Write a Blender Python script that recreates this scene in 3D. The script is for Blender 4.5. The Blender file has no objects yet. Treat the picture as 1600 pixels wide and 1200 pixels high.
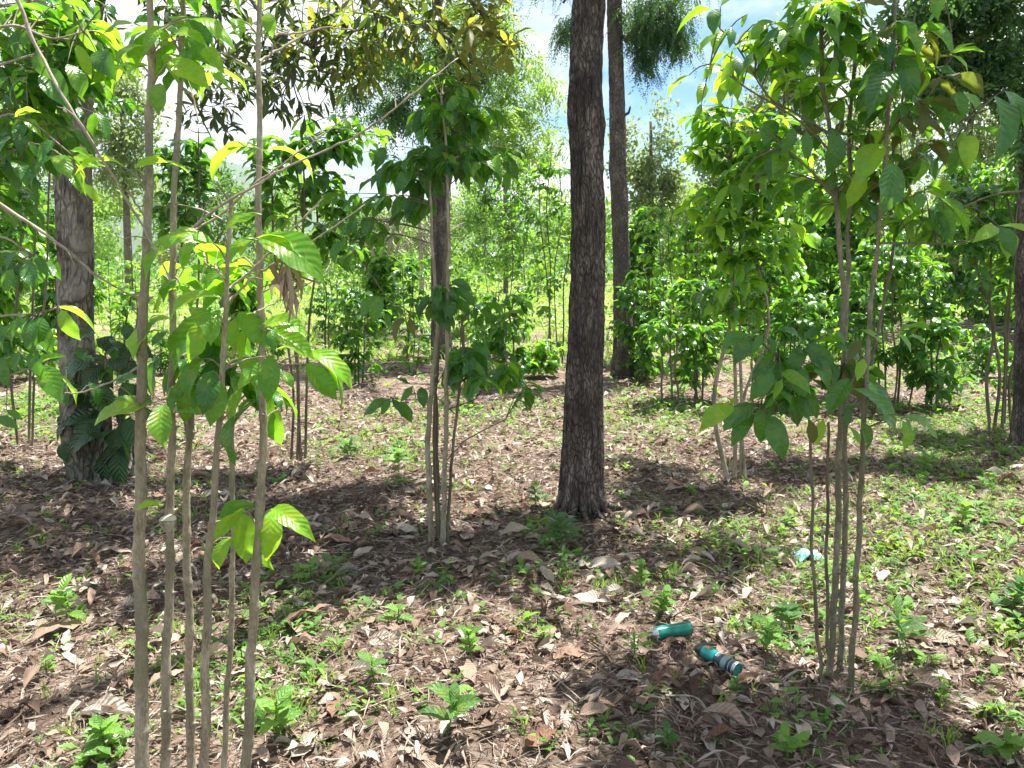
import bpy, math, random
import numpy as np
from mathutils import Vector, Matrix

random.seed(7)
rng = np.random.default_rng(7)
SC = bpy.context.scene
COL = SC.collection

# ------------------------------------------------------------------ camera, sky, sun, exposure
CAM_H = 1.5
FPX = 1208.0
PITCH = math.radians(8.0)
cam_d = bpy.data.cameras.new('camera')
cam_d.sensor_width = 36
cam_d.lens = 36 * FPX / 1600
cam_d.clip_start = 0.05
cam_d.clip_end = 9000
cam = bpy.data.objects.new('camera', cam_d)
cam.location = (0, 0, CAM_H)
cam.rotation_euler = (math.pi / 2 - PITCH, 0, 0)
COL.objects.link(cam)
SC.camera = cam

SUN_EL = math.radians(71)
SUN_H = Vector((0.62, 0.78, 0)).normalized()          # horizontal direction towards the sun
SUN_V = Vector((SUN_H.x * math.cos(SUN_EL), SUN_H.y * math.cos(SUN_EL), math.sin(SUN_EL)))

w = bpy.data.worlds.new('World')
SC.world = w
w.use_nodes = True
nt = w.node_tree
nt.nodes.clear()
out = nt.nodes.new('ShaderNodeOutputWorld')
bg = nt.nodes.new('ShaderNodeBackground')
bg.inputs['Strength'].default_value = 0.07
sky = nt.nodes.new('ShaderNodeTexSky')
sky.sky_type = 'NISHITA'
sky.sun_disc = False
sky.sun_elevation = SUN_EL
sky.sun_rotation = math.atan2(SUN_H.x, SUN_H.y)
sky.air_density = 1.0
sky.dust_density = 1.5
tc = nt.nodes.new('ShaderNodeTexCoord')
mp = nt.nodes.new('ShaderNodeMapping')
mp.inputs['Scale'].default_value = (1.0, 1.0, 2.2)
mp.inputs['Location'].default_value = (0.35, 0.1, 0.2)
nz = nt.nodes.new('ShaderNodeTexNoise')
nz.inputs['Scale'].default_value = 2.3
nz.inputs['Detail'].default_value = 7
nz.inputs['Roughness'].default_value = 0.55
rp = nt.nodes.new('ShaderNodeValToRGB')
rp.color_ramp.elements[0].position = 0.41
rp.color_ramp.elements[1].position = 0.54
mx = nt.nodes.new('ShaderNodeMixRGB')
mx.inputs['Color2'].default_value = (5.2, 5.35, 5.5, 1)   # sunlit cloud
L = nt.links.new
L(tc.outputs['Generated'], mp.inputs['Vector'])
L(mp.outputs[0], nz.inputs['Vector'])
L(nz.outputs['Fac'], rp.inputs[0])
L(rp.outputs[0], mx.inputs['Fac'])
hs = nt.nodes.new('ShaderNodeHueSaturation')
hs.inputs['Saturation'].default_value = 1.8
hs.inputs['Value'].default_value = 0.8
L(sky.outputs[0], hs.inputs['Color'])
L(hs.outputs[0], mx.inputs['Color1'])
L(mx.outputs[0], bg.inputs['Color'])
L(bg.outputs[0], out.inputs['Surface'])

sun_d = bpy.data.lights.new('sun', 'SUN')
sun_d.energy = 5.0
sun_d.angle = math.radians(0.53)
sun_d.color = (1.0, 0.965, 0.9)
sun = bpy.data.objects.new('sun', sun_d)
sun.rotation_euler = SUN_V.to_track_quat('Z', 'Y').to_euler()
sun.location = SUN_V * 50
COL.objects.link(sun)

SC.view_settings.view_transform = 'Standard'
SC.view_settings.look = 'None'
SC.view_settings.gamma = 1
SC.view_settings.use_curve_mapping = False
SC.view_settings.exposure = 1.8
SC.render.engine = 'CYCLES'
SC.cycles.max_bounces = 8
SC.cycles.transmission_bounces = 5
SC.cycles.diffuse_bounces = 4
SC.cycles.glossy_bounces = 2
SC.cycles.transparent_max_bounces = 6
SC.cycles.sample_clamp_indirect = 4.0

# ------------------------------------------------------------------ picking places
CP, SP = math.cos(PITCH), math.sin(PITCH)

def ray(px, py):
    x = (px - 800) / FPX
    y = (600 - py) / FPX
    return Vector((x, CP + y * SP, -SP + y * CP))

def P(px, py, d):
    r = ray(px, py)
    return Vector((0, 0, CAM_H)) + r * (d / r.y)

def gz(x, y):
    z = 0.025 * np.sin(x * 1.7 + 0.6 * y) + 0.02 * np.sin(y * 2.3 - x * 0.9 + 1) + 0.012 * np.sin(x * 5.1 + y * 3.7)
    z = z + 0.04 * np.exp(-((x - 0.45) ** 2 + (y - 4.95) ** 2) / 0.5)
    z = z + 0.05 * np.exp(-((x + 2.95) ** 2 + (y - 5.6) ** 2) / 0.6)
    far = np.maximum(0, y - 18)
    z = z + 0.012 * far * far / (far + 12) * np.exp(-far / 900.0)
    z = z + 0.4 * np.sin(x * 0.05 + 1) * np.minimum(1, far / 40)
    return z

def G(px, py, dmax=400):
    r = ray(px, py)
    o = Vector((0, 0, CAM_H))
    t0, t = 0.5, 0.5
    while t < dmax:
        p = o + r * t
        if p.z < gz(p.x, p.y):
            break
        t0 = t
        t *= 1.02
    for _ in range(18):
        m = (t0 + t) / 2
        p = o + r * m
        if p.z < gz(p.x, p.y):
            t = m
        else:
            t0 = m
    p = o + r * t
    return Vector((p.x, p.y, float(gz(p.x, p.y))))

def proj(p):
    v = p - Vector((0, 0, CAM_H))
    f = v.y * CP - v.z * SP
    u = v.y * SP + v.z * CP
    if f < 0.05:
        return None
    return 800 + FPX * v.x / f, 600 - FPX * u / f

# ------------------------------------------------------------------ materials
def new_mat(name):
    m = bpy.data.materials.new(name)
    m.use_nodes = True
    m.node_tree.nodes.clear()
    return m, m.node_tree.nodes, m.node_tree.links.new

def N(nodes, kind, **kw):
    n = nodes.new(kind)
    for k, v in kw.items():
        if k.startswith('i_'):
            n.inputs[k[2:].replace('_', ' ')].default_value = v
        else:
            setattr(n, k, v)
    return n

def math_n(nodes, link, op, a, b=None, c=None):
    n = nodes.new('ShaderNodeMath')
    n.operation = op
    for i, v in enumerate((a, b, c)):
        if v is None:
            continue
        if isinstance(v, (int, float)):
            n.inputs[i].default_value = v
        else:
            link(v, n.inputs[i])
    return n.outputs[0]

def ramp(nodes, link, fac, stops):
    r = nodes.new('ShaderNodeValToRGB')
    e = r.color_ramp.elements
    while len(e) < len(stops):
        e.new(0.5)
    for i, (p, c) in enumerate(stops):
        e[i].position = p
        e[i].color = (c[0], c[1], c[2], 1)
    link(fac, r.inputs[0])
    return r.outputs[0]

def leaf_mat(name, dark, light, trans, tfac=0.4, rough=0.32, veins=9.0, bump=0.2, vein_col=None, spec=0.5):
    """a green leaf: blotchy blade, pale midrib and side veins, glossy top, lets the sun through"""
    m, n, l = new_mat(name)
    o = n.new('ShaderNodeOutputMaterial')
    uv = n.new('ShaderNodeUVMap')
    sep = n.new('ShaderNodeSeparateXYZ')
    l(uv.outputs[0], sep.inputs[0])
    ax = math_n(n, l, 'ABSOLUTE', math_n(n, l, 'SUBTRACT', sep.outputs[0], 0.5))
    ph = math_n(n, l, 'SUBTRACT', math_n(n, l, 'MULTIPLY', sep.outputs[1], veins), math_n(n, l, 'MULTIPLY', ax, veins * 0.42))
    sn = math_n(n, l, 'SINE', math_n(n, l, 'MULTIPLY', ph, 6.2832))
    vein = math_n(n, l, 'POWER', math_n(n, l, 'MULTIPLY_ADD', sn, 0.5, 0.5), 10.0)
    mid = math_n(n, l, 'LESS_THAN', ax, 0.022)
    vm = math_n(n, l, 'MAXIMUM', math_n(n, l, 'MULTIPLY', vein, 0.45), mid)
    oi = n.new('ShaderNodeObjectInfo')
    at = N(n, 'ShaderNodeAttribute', attribute_name='tone')
    tone = math_n(n, l, 'FRACT', math_n(n, l, 'ADD', at.outputs['Fac'], oi.outputs['Random']))
    nz = N(n, 'ShaderNodeTexNoise', i_Scale=9.0, i_Detail=4.0)
    tco = n.new('ShaderNodeTexCoord')
    l(tco.outputs['Object'], nz.inputs['Vector'])
    t2 = math_n(n, l, 'ADD', math_n(n, l, 'MULTIPLY', tone, 0.85), math_n(n, l, 'MULTIPLY', math_n(n, l, 'SUBTRACT', nz.outputs['Fac'], 0.5), 1.0))
    c = ramp(n, l, t2, [(0.0, dark), (0.75, light), (1.0, tuple(min(1, v * 1.35) for v in light))])
    vc = vein_col or tuple(min(1, v * 2.0 + 0.03) for v in light)
    mixv = n.new('ShaderNodeMixRGB')
    mixv.inputs['Color2'].default_value = (*vc, 1)
    l(math_n(n, l, 'MULTIPLY', vm, 0.28), mixv.inputs['Fac'])
    l(c, mixv.inputs['Color1'])
    # insect damage and brown edges
    nz2 = N(n, 'ShaderNodeTexNoise', i_Scale=3.1, i_Detail=3.0)
    l(tco.outputs['Object'], nz2.inputs['Vector'])
    edge = math_n(n, l, 'MULTIPLY', math_n(n, l, 'GREATER_THAN', nz2.outputs['Fac'], 0.64), 0.55)
    mixb = n.new('ShaderNodeMixRGB')
    mixb.inputs['Color2'].default_value = (light[0] * 2.2, light[1] * 1.1, light[2] * 0.8, 1)
    l(edge, mixb.inputs['Fac'])
    l(mixv.outputs[0], mixb.inputs['Color1'])
    bs = n.new('ShaderNodeBsdfPrincipled')
    l(mixb.outputs[0], bs.inputs['Base Color'])
    rr = math_n(n, l, 'MULTIPLY_ADD', nz.outputs['Fac'], 0.25, rough - 0.1)
    l(rr, bs.inputs['Roughness'])
    bs.inputs['Specular IOR Level'].default_value = spec
    bp = n.new('ShaderNodeBump')
    bp.inputs['Strength'].default_value = bump
    bp.inputs['Distance'].default_value = 0.008
    hgt = math_n(n, l, 'SUBTRACT', math_n(n, l, 'MULTIPLY', sn, -0.5), math_n(n, l, 'MULTIPLY', mid, 1.0))
    l(math_n(n, l, 'ADD', hgt, nz.outputs['Fac']), bp.inputs['Height'])
    l(bp.outputs[0], bs.inputs['Normal'])
    tr = n.new('ShaderNodeBsdfTranslucent')
    tcol = n.new('ShaderNodeMixRGB')
    tcol.blend_type = 'MIX'
    l(t2, tcol.inputs['Fac'])
    tcol.inputs['Color1'].default_value = (trans[0] * 0.6, trans[1] * 0.75, trans[2], 1)
    tcol.inputs['Color2'].default_value = (*trans, 1)
    tv = n.new('ShaderNodeMixRGB')
    tv.blend_type = 'MULTIPLY'
    l(math_n(n, l, 'MULTIPLY', vm, 0.38), tv.inputs['Fac'])
    l(tcol.outputs[0], tv.inputs['Color1'])
    tv.inputs['Color2'].default_value = (0.5, 0.6, 0.4, 1)
    l(tv.outputs[0], tr.inputs['Color'])
    mxs = n.new('ShaderNodeMixShader')
    mxs.inputs[0].default_value = tfac
    l(bs.outputs[0], mxs.inputs[1])
    l(tr.outputs[0], mxs.inputs[2])
    l(mxs.outputs[0], o.inputs['Surface'])
    return m

def dry_mat(name, stops, rough=0.75, tfac=0.15, nscale=14.0):
    m, n, l = new_mat(name)
    o = n.new('ShaderNodeOutputMaterial')
    oi = n.new('ShaderNodeObjectInfo')
    at = N(n, 'ShaderNodeAttribute', attribute_name='tone')
    tone = math_n(n, l, 'FRACT', math_n(n, l, 'ADD', at.outputs['Fac'], oi.outputs['Random']))
    tco = n.new('ShaderNodeTexCoord')
    nz = N(n, 'ShaderNodeTexNoise', i_Scale=nscale, i_Detail=5.0)
    l(tco.outputs['Object'], nz.inputs['Vector'])
    t2 = math_n(n, l, 'ADD', tone, math_n(n, l, 'MULTIPLY', math_n(n, l, 'SUBTRACT', nz.outputs['Fac'], 0.5), 0.5))
    c = ramp(n, l, t2, stops)
    uv = n.new('ShaderNodeUVMap')
    sep = n.new('ShaderNodeSeparateXYZ')
    l(uv.outputs[0], sep.inputs[0])
    ax = math_n(n, l, 'ABSOLUTE', math_n(n, l, 'SUBTRACT', sep.outputs[0], 0.5))
    sn = math_n(n, l, 'SINE', math_n(n, l, 'MULTIPLY', math_n(n, l, 'SUBTRACT', sep.outputs[1], math_n(n, l, 'MULTIPLY', ax, 0.4)), 70.0))
    mid = math_n(n, l, 'LESS_THAN', ax, 0.03)
    bs = n.new('ShaderNodeBsdfPrincipled')
    l(c, bs.inputs['Base Color'])
    bs.inputs['Roughness'].default_value = rough
    bs.inputs['Specular IOR Level'].default_value = 0.3
    bp = n.new('ShaderNodeBump')
    bp.inputs['Strength'].default_value = 0.5
    bp.inputs['Distance'].default_value = 0.01
    l(math_n(n, l, 'ADD', math_n(n, l, 'MULTIPLY_ADD', sn, 0.3, nz.outputs['Fac']), mid), bp.inputs['Height'])
    l(bp.outputs[0], bs.inputs['Normal'])
    tr = n.new('ShaderNodeBsdfTranslucent')
    l(c, tr.inputs['Color'])
    mxs = n.new('ShaderNodeMixShader')
    mxs.inputs[0].default_value = tfac
    l(bs.outputs[0], mxs.inputs[1])
    l(tr.outputs[0], mxs.inputs[2])
    l(mxs.outputs[0], o.inputs['Surface'])
    return m

def bark_mat(name, c0, c1, c2, scale=6.0, stretch=0.25, bump=0.8, dist=0.02, moss_or_sun=None, moss_or_sun_amt=0.5, cracks=0.0):
    m, n, l = new_mat(name)
    o = n.new('ShaderNodeOutputMaterial')
    tco = n.new('ShaderNodeTexCoord')
    mpn = n.new('ShaderNodeMapping')
    mpn.inputs['Scale'].default_value = (1, 1, stretch)
    l(tco.outputs['Object'], mpn.inputs['Vector'])
    nz = N(n, 'ShaderNodeTexNoise', i_Scale=scale, i_Detail=8.0, i_Roughness=0.65, i_Distortion=0.4)
    l(mpn.outputs[0], nz.inputs['Vector'])
    fine = N(n, 'ShaderNodeTexNoise', i_Scale=scale * 9, i_Detail=4.0, i_Roughness=0.7)
    l(mpn.outputs[0], fine.inputs['Vector'])
    fac = math_n(n, l, 'ADD', math_n(n, l, 'MULTIPLY', nz.outputs['Fac'], 0.6), math_n(n, l, 'MULTIPLY', fine.outputs['Fac'], 0.4))
    c = ramp(n, l, fac, [(0.34, c0), (0.5, c1), (0.64, c2)])
    if cracks:
        wv = N(n, 'ShaderNodeTexNoise', i_Scale=6.0, i_Detail=3.0)
        l(mpn.outputs[0], wv.inputs['Vector'])
        va = n.new('ShaderNodeVectorMath'); va.operation = 'MULTIPLY_ADD'
        l(wv.outputs['Color'], va.inputs[0]); va.inputs[1].default_value = (0.22, 0.22, 0.10)
        l(mpn.outputs[0], va.inputs[2])
        vo = N(n, 'ShaderNodeTexVoronoi', feature='DISTANCE_TO_EDGE', i_Scale=cracks)
        l(va.outputs[0], vo.inputs['Vector'])
        ck = ramp(n, l, vo.outputs['Distance'], [(0.02, (1, 1, 1)), (0.16, (0, 0, 0))])
        mc = n.new('ShaderNodeMixRGB')
        l(math_n(n, l, 'MULTIPLY', ck, 0.62), mc.inputs['Fac'])
        l(c, mc.inputs['Color1'])
        mc.inputs['Color2'].default_value = (c0[0] * 0.6, c0[1] * 0.6, c0[2] * 0.6, 1)
        c = mc.outputs[0]
        fac = math_n(n, l, 'SUBTRACT', fac, math_n(n, l, 'MULTIPLY', ck, 0.5))
    if moss_or_sun:
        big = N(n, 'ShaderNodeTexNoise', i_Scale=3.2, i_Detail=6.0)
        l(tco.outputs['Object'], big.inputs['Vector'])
        mf = ramp(n, l, big.outputs['Fac'], [(0.45, (0, 0, 0)), (0.6, (moss_or_sun_amt,) * 3)])
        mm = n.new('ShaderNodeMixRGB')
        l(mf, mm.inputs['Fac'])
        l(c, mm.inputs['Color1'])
        mm.inputs['Color2'].default_value = (*moss_or_sun, 1)
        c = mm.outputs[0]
    bs = n.new('ShaderNodeBsdfPrincipled')
    l(c, bs.inputs['Base Color'])
    bs.inputs['Roughness'].default_value = 0.85
    bs.inputs['Specular IOR Level'].default_value = 0.25
    bp = n.new('ShaderNodeBump')
    bp.inputs['Strength'].default_value = bump
    bp.inputs['Distance'].default_value = dist
    l(fac, bp.inputs['Height'])
    l(bp.outputs[0], bs.inputs['Normal'])
    l(bs.outputs[0], o.inputs['Surface'])
    return m

def plain_mat(name, col, rough=0.5, metal=0.0, spec=0.5, bump=0.0, noise=0.12, dirt=0.0):
    m, n, l = new_mat(name)
    o = n.new('ShaderNodeOutputMaterial')
    bs = n.new('ShaderNodeBsdfPrincipled')
    tco = n.new('ShaderNodeTexCoord')
    nz = N(n, 'ShaderNodeTexNoise', i_Scale=35.0, i_Detail=6.0)
    l(tco.outputs['Object'], nz.inputs['Vector'])
    lo = tuple(v * (1 - noise) for v in col)
    hi = tuple(min(1, v * (1 + noise)) for v in col)
    pc = ramp(n, l, nz.outputs['Fac'], [(0.35, lo), (0.65, hi)])
    if dirt:
        nd = N(n, 'ShaderNodeTexNoise', i_Scale=60.0, i_Detail=8.0, i_Roughness=0.7)
        l(tco.outputs['Object'], nd.inputs['Vector'])
        md = n.new('ShaderNodeMixRGB')
        l(ramp(n, l, nd.outputs['Fac'], [(0.5, (0, 0, 0)), (0.68, (dirt,) * 3)]), md.inputs['Fac'])
        l(pc, md.inputs['Color1'])
        md.inputs['Color2'].default_value = (0.20, 0.15, 0.11, 1)
        pc = md.outputs[0]
    l(pc, bs.inputs['Base Color'])
    bs.inputs['Roughness'].default_value = rough
    bs.inputs['Metallic'].default_value = metal
    bs.inputs['Specular IOR Level'].default_value = spec
    if bump:
        bp = n.new('ShaderNodeBump')
        bp.inputs['Strength'].default_value = bump
        bp.inputs['Distance'].default_value = 0.01
        l(nz.outputs['Fac'], bp.inputs['Height'])
        l(bp.outputs[0], bs.inputs['Normal'])
    l(bs.outputs[0], o.inputs['Surface'])
    return m

M = {}
M['mature'] = leaf_mat('coffee_leaf_mature', (0.014, 0.070, 0.014), (0.040, 0.150, 0.022), (0.24, 0.55, 0.02), 0.34, 0.23)
M['mid'] = leaf_mat('coffee_leaf_mid', (0.036, 0.125, 0.014), (0.085, 0.225, 0.022), (0.42, 0.78, 0.03), 0.44, 0.25)
M['young'] = leaf_mat('coffee_leaf_young', (0.075, 0.215, 0.014), (0.140, 0.330, 0.022), (0.60, 0.92, 0.04), 0.50, 0.28)
M['olive'] = leaf_mat('coffee_leaf_olive', (0.050, 0.065, 0.015), (0.100, 0.115, 0.025), (0.30, 0.33, 0.03), 0.40, 0.45)
M['lance'] = leaf_mat('lance_leaf', (0.016, 0.040, 0.012), (0.040, 0.080, 0.018), (0.20, 0.28, 0.03), 0.28, 0.38, veins=14, bump=0.2)
M['lance_tan'] = leaf_mat('lance_leaf_tan', (0.070, 0.078, 0.018), (0.140, 0.140, 0.030), (0.55, 0.52, 0.05), 0.48, 0.45, veins=14, bump=0.2)
M['lance_green'] = leaf_mat('lance_leaf_green', (0.030, 0.070, 0.014), (0.070, 0.130, 0.022), (0.38, 0.52, 0.04), 0.42, 0.38, veins=14, bump=0.2)
M['feather'] = leaf_mat('feather_leaf', (0.020, 0.065, 0.022), (0.045, 0.115, 0.034), (0.22, 0.42, 0.06), 0.36, 0.45, veins=3, bump=0.0)
M['crown_light'] = leaf_mat('tree_leaf_light', (0.065, 0.130, 0.025), (0.140, 0.225, 0.042), (0.52, 0.74, 0.08), 0.46, 0.45, veins=3, bump=0.0)
M['crown_dark'] = leaf_mat('tree_leaf_dark', (0.025, 0.075, 0.018), (0.070, 0.150, 0.030), (0.30, 0.52, 0.05), 0.40, 0.42, veins=3, bump=0.0)
M['crown_grey'] = leaf_mat('tree_leaf_grey', (0.090, 0.125, 0.050), (0.160, 0.195, 0.085), (0.50, 0.60, 0.18), 0.45, 0.5, veins=3, bump=0.0)
M['herb'] = leaf_mat('herb_leaf', (0.055, 0.150, 0.020), (0.125, 0.270, 0.035), (0.42, 0.70, 0.06), 0.40, 0.42, veins=6, bump=0.4)
M['herb_dark'] = leaf_mat('herb_leaf_dark', (0.028, 0.095, 0.022), (0.070, 0.170, 0.035), (0.30, 0.52, 0.05), 0.35, 0.38, veins=7, bump=0.5)
M['grass'] = leaf_mat('grass_blade', (0.075, 0.155, 0.022), (0.170, 0.265, 0.045), (0.50, 0.70, 0.08), 0.40, 0.45, veins=1, bump=0.0)
M['broad'] = leaf_mat('broad_dark_leaf', (0.012, 0.042, 0.014), (0.026, 0.080, 0.024), (0.14, 0.30, 0.02), 0.22, 0.30, veins=9, bump=0.9)
M['dry'] = dry_mat('dry_leaf', [(0.0, (0.17, 0.085, 0.052)), (0.2, (0.27, 0.175, 0.125)), (0.6, (0.38, 0.295, 0.225)), (0.85, (0.48, 0.41, 0.33)), (1.0, (0.32, 0.29, 0.25))])
M['litter'] = dry_mat('litter_bits', [(0.0, (0.085, 0.050, 0.035)), (0.3, (0.185, 0.125, 0.090)), (0.55, (0.27, 0.20, 0.15)), (0.80, (0.38, 0.31, 0.25)), (0.97, (0.50, 0.43, 0.36)), (1.0, (0.31, 0.275, 0.235))], tfac=0.1, nscale=3.0)
M['straw'] = dry_mat('dead_bunch', [(0.0, (0.22, 0.15, 0.10)), (0.5, (0.42, 0.32, 0.23)), (1.0, (0.55, 0.45, 0.35))], nscale=8.0)
M['stem'] = bark_mat('coffee_stem_bark', (0.11, 0.09, 0.055), (0.30, 0.268, 0.185), (0.50, 0.465, 0.35), scale=24, stretch=0.35, bump=1.0, dist=0.008, moss_or_sun=(0.16, 0.165, 0.10), moss_or_sun_amt=0.7)
M['stem_green'] = bark_mat('mottled_green_stem_bark', (0.07, 0.066, 0.040), (0.19, 0.18, 0.12), (0.36, 0.35, 0.26), scale=26, stretch=0.45, bump=1.0, dist=0.008, moss_or_sun=(0.10, 0.115, 0.06), moss_or_sun_amt=0.7)
M['stem_dark'] = bark_mat('coffee_stem_bark_dark', (0.06, 0.052, 0.034), (0.14, 0.122, 0.08), (0.25, 0.225, 0.16), scale=20, stretch=0.2, bump=0.6, dist=0.004, moss_or_sun=(0.11, 0.12, 0.07), moss_or_sun_amt=0.5)
M['twig'] = bark_mat('pale_twig_bark', (0.15, 0.12, 0.085), (0.28, 0.24, 0.18), (0.42, 0.385, 0.32), scale=30, stretch=0.5, bump=0.6, dist=0.004)
M['bark_main'] = bark_mat('dark_fissured_bark', (0.04, 0.034, 0.028), (0.15, 0.125, 0.105), (0.40, 0.33, 0.28), scale=15, stretch=0.26, bump=1.0, dist=0.02, moss_or_sun=(0.05, 0.043, 0.036), moss_or_sun_amt=0.65, cracks=52)
M['bark_second'] = bark_mat('brown_ringed_bark', (0.055, 0.045, 0.036), (0.145, 0.122, 0.10), (0.27, 0.235, 0.195), scale=8, stretch=0.5, bump=1.0, dist=0.02, moss_or_sun=(0.085, 0.072, 0.06), moss_or_sun_amt=0.6, cracks=30)
M['bark_left'] = bark_mat('pale_grey_bark', (0.055, 0.050, 0.034), (0.15, 0.14, 0.10), (0.34, 0.325, 0.26), scale=8, stretch=0.4, bump=1.0, dist=0.025, moss_or_sun=(0.36, 0.345, 0.28), moss_or_sun_amt=0.5, cracks=20)  # pale blotches: lichen, and sunlit patchiness mixed into the colour
M['bark_far'] = bark_mat('far_trunk_bark', (0.06, 0.048, 0.038), (0.14, 0.115, 0.09), (0.24, 0.20, 0.165), scale=8, stretch=0.4, bump=0.6, dist=0.02)
M['cut'] = plain_mat('fresh_cut_wood', (0.62, 0.52, 0.34), 0.7)

# ------------------------------------------------------------------ objects
def tag(o, label=None, cat=None, group=None, kind=None):
    if label: o['label'] = label
    if cat: o['category'] = cat
    if group: o['group'] = group
    if kind: o['kind'] = kind
    return o

def empty(name, loc, label, cat, group=None):
    o = bpy.data.objects.new(name, None)
    o.location = loc
    o.empty_display_size = 0.1
    COL.objects.link(o)
    return tag(o, label, cat, group)

class Acc:
    """collects quads (and their uv and tone) and links them as ONE mesh object"""
    def __init__(self):
        self.v, self.f, self.uv, self.t, self.n = [], [], [], [], 0
    def add(self, V, F, UV=None, tone=0.0):
        V = np.asarray(V, dtype=np.float32)
        F = np.asarray(F, dtype=np.int32)
        self.v.append(V)
        self.f.append(F + self.n)
        self.uv.append(np.zeros((len(V), 2), np.float32) if UV is None else np.asarray(UV, np.float32))
        self.t.append(np.full(len(V), tone, np.float32) if np.isscalar(tone) else np.asarray(tone, np.float32))
        self.n += len(V)
    def many(self, tpl, R, T, tone):
        """R (m,3,3) with scale, T (m,3)"""
        V, F, UV = tpl
        m = len(T)
        if m == 0:
            return
        W = np.einsum('mij,kj->mki', R, V) + T[:, None, :]
        k = len(V)
        FF = (F[None] + (np.arange(m) * k)[:, None, None]).reshape(-1, 4)
        self.add(W.reshape(-1, 3), FF, np.tile(UV, (m, 1)), np.repeat(tone, k))
    def mesh(self, name, mat, origin=(0, 0, 0), smooth=True):
        V = np.concatenate(self.v) - np.asarray(origin, np.float32)
        F = np.concatenate(self.f)
        UV = np.concatenate(self.uv)
        T = np.concatenate(self.t)
        me = bpy.data.meshes.new(name)
        me.vertices.add(len(V))
        me.vertices.foreach_set('co', V.astype(np.float32).ravel())
        me.loops.add(F.size)
        me.loops.foreach_set('vertex_index', F.ravel())
        me.polygons.add(len(F))
        me.polygons.foreach_set('loop_start', np.arange(0, F.size, 4, dtype=np.int32))
        me.polygons.foreach_set('loop_total', np.full(len(F), 4, np.int32))
        me.update(calc_edges=True)
        me.polygons.foreach_set('use_smooth', np.full(len(F), smooth, bool))
        ul = me.uv_layers.new(name='UVMap')
        ul.data.foreach_set('uv', UV[F.ravel()].ravel())
        at = me.attributes.new('tone', 'FLOAT', 'POINT')
        at.data.foreach_set('value', T)
        me.materials.append(mat)
        me.validate()
        return me
    def build(self, name, mat, parent=None, kind=None, smooth=True):
        org = parent.matrix_basis.translation if parent else (0, 0, 0)
        me = self.mesh(name, mat, org, smooth)
        o = bpy.data.objects.new(name, me)
        COL.objects.link(o)
        if parent:
            o.parent = parent
        if kind:
            o['kind'] = kind
        return o

def frame(d, n):
    d = Vector(d).normalized()
    n = Vector(n)
    z = n - d * n.dot(d)
    if z.length < 1e-4:
        z = d.orthogonal()
    z.normalize()
    x = d.cross(z)
    return np.array([[x[i], d[i], z[i]] for i in range(3)])

def frames(D, Nn):
    D = D / np.linalg.norm(D, axis=1, keepdims=True)
    Z = Nn - D * np.sum(Nn * D, axis=1, keepdims=True)
    Z /= np.maximum(1e-6, np.linalg.norm(Z, axis=1, keepdims=True))
    X = np.cross(D, Z)
    return np.stack([X, D, Z], axis=2)

def tube(pts, rad, ns=8, jit=0.0, uvr=1.0, seed=0):
    pts = np.array([tuple(p) for p in pts], float)
    n = len(pts)
    rad = np.broadcast_to(np.asarray(rad, float), (n,))
    tan = np.gradient(pts, axis=0)
    tan /= np.maximum(1e-9, np.linalg.norm(tan, axis=1, keepdims=True))
    ref = np.array([0.0, 1.0, 0.1]) if abs(tan[0][1]) < 0.8 else np.array([1.0, 0, 0])
    V = []
    a = np.arange(ns) * 2 * math.pi / ns
    r0 = np.random.default_rng(seed)
    for i in range(n):
        x = np.cross(tan[i], ref); x /= np.linalg.norm(x)
        y = np.cross(tan[i], x)
        rr = rad[i] * (1 + jit * r0.uniform(-1, 1, ns))
        V.append(pts[i] + np.outer(np.cos(a) * rr, x) + np.outer(np.sin(a) * rr, y))
    V = np.concatenate(V)
    F = []
    for i in range(n - 1):
        for j in range(ns):
            k = (j + 1) % ns
            F.append((i * ns + j, i * ns + k, (i + 1) * ns + k, (i + 1) * ns + j))
    F = np.array(F)
    # caps of quads when ns is even
    cap = []
    for b in (0, (n - 1) * ns):
        for j in range(1, ns // 2):
            q = (b + j - 1 if j > 1 else b, b + j, b + ns - j - 1 if j < ns // 2 else b + j + 1, b + ns - j if j > 1 else b + ns - 1)
            cap.append(q)
    q2 = []
    for b in (0, (n - 1) * ns):
        for j in range(ns // 2 - 1):
            q = (b + j, b + j + 1, b + ns - 2 - j, b + ns - 1 - j)
            if len(set(q)) == 4:
                q2.append(q)
    if q2:
        F = np.concatenate([F, np.array(q2)])
    return V, F

def smooth_path(pts, k=5):
    """Catmull-Rom through the points"""
    pts = [Vector(p) for p in pts]
    if len(pts) < 3:
        return [pts[0].lerp(pts[-1], i / k) for i in range(k + 1)]
    q = [pts[0] * 2 - pts[1]] + pts + [pts[-1] * 2 - pts[-2]]
    out = []
    for i in range(1, len(q) - 2):
        for j in range(k):
            t = j / k
            a, b, c, d = q[i - 1], q[i], q[i + 1], q[i + 2]
            out.append(0.5 * ((2 * b) + (c - a) * t + (2 * a - 5 * b + 4 * c - d) * t * t + (3 * b - a - 3 * c + d) * t ** 3))
    out.append(pts[-1])
    return out

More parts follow.
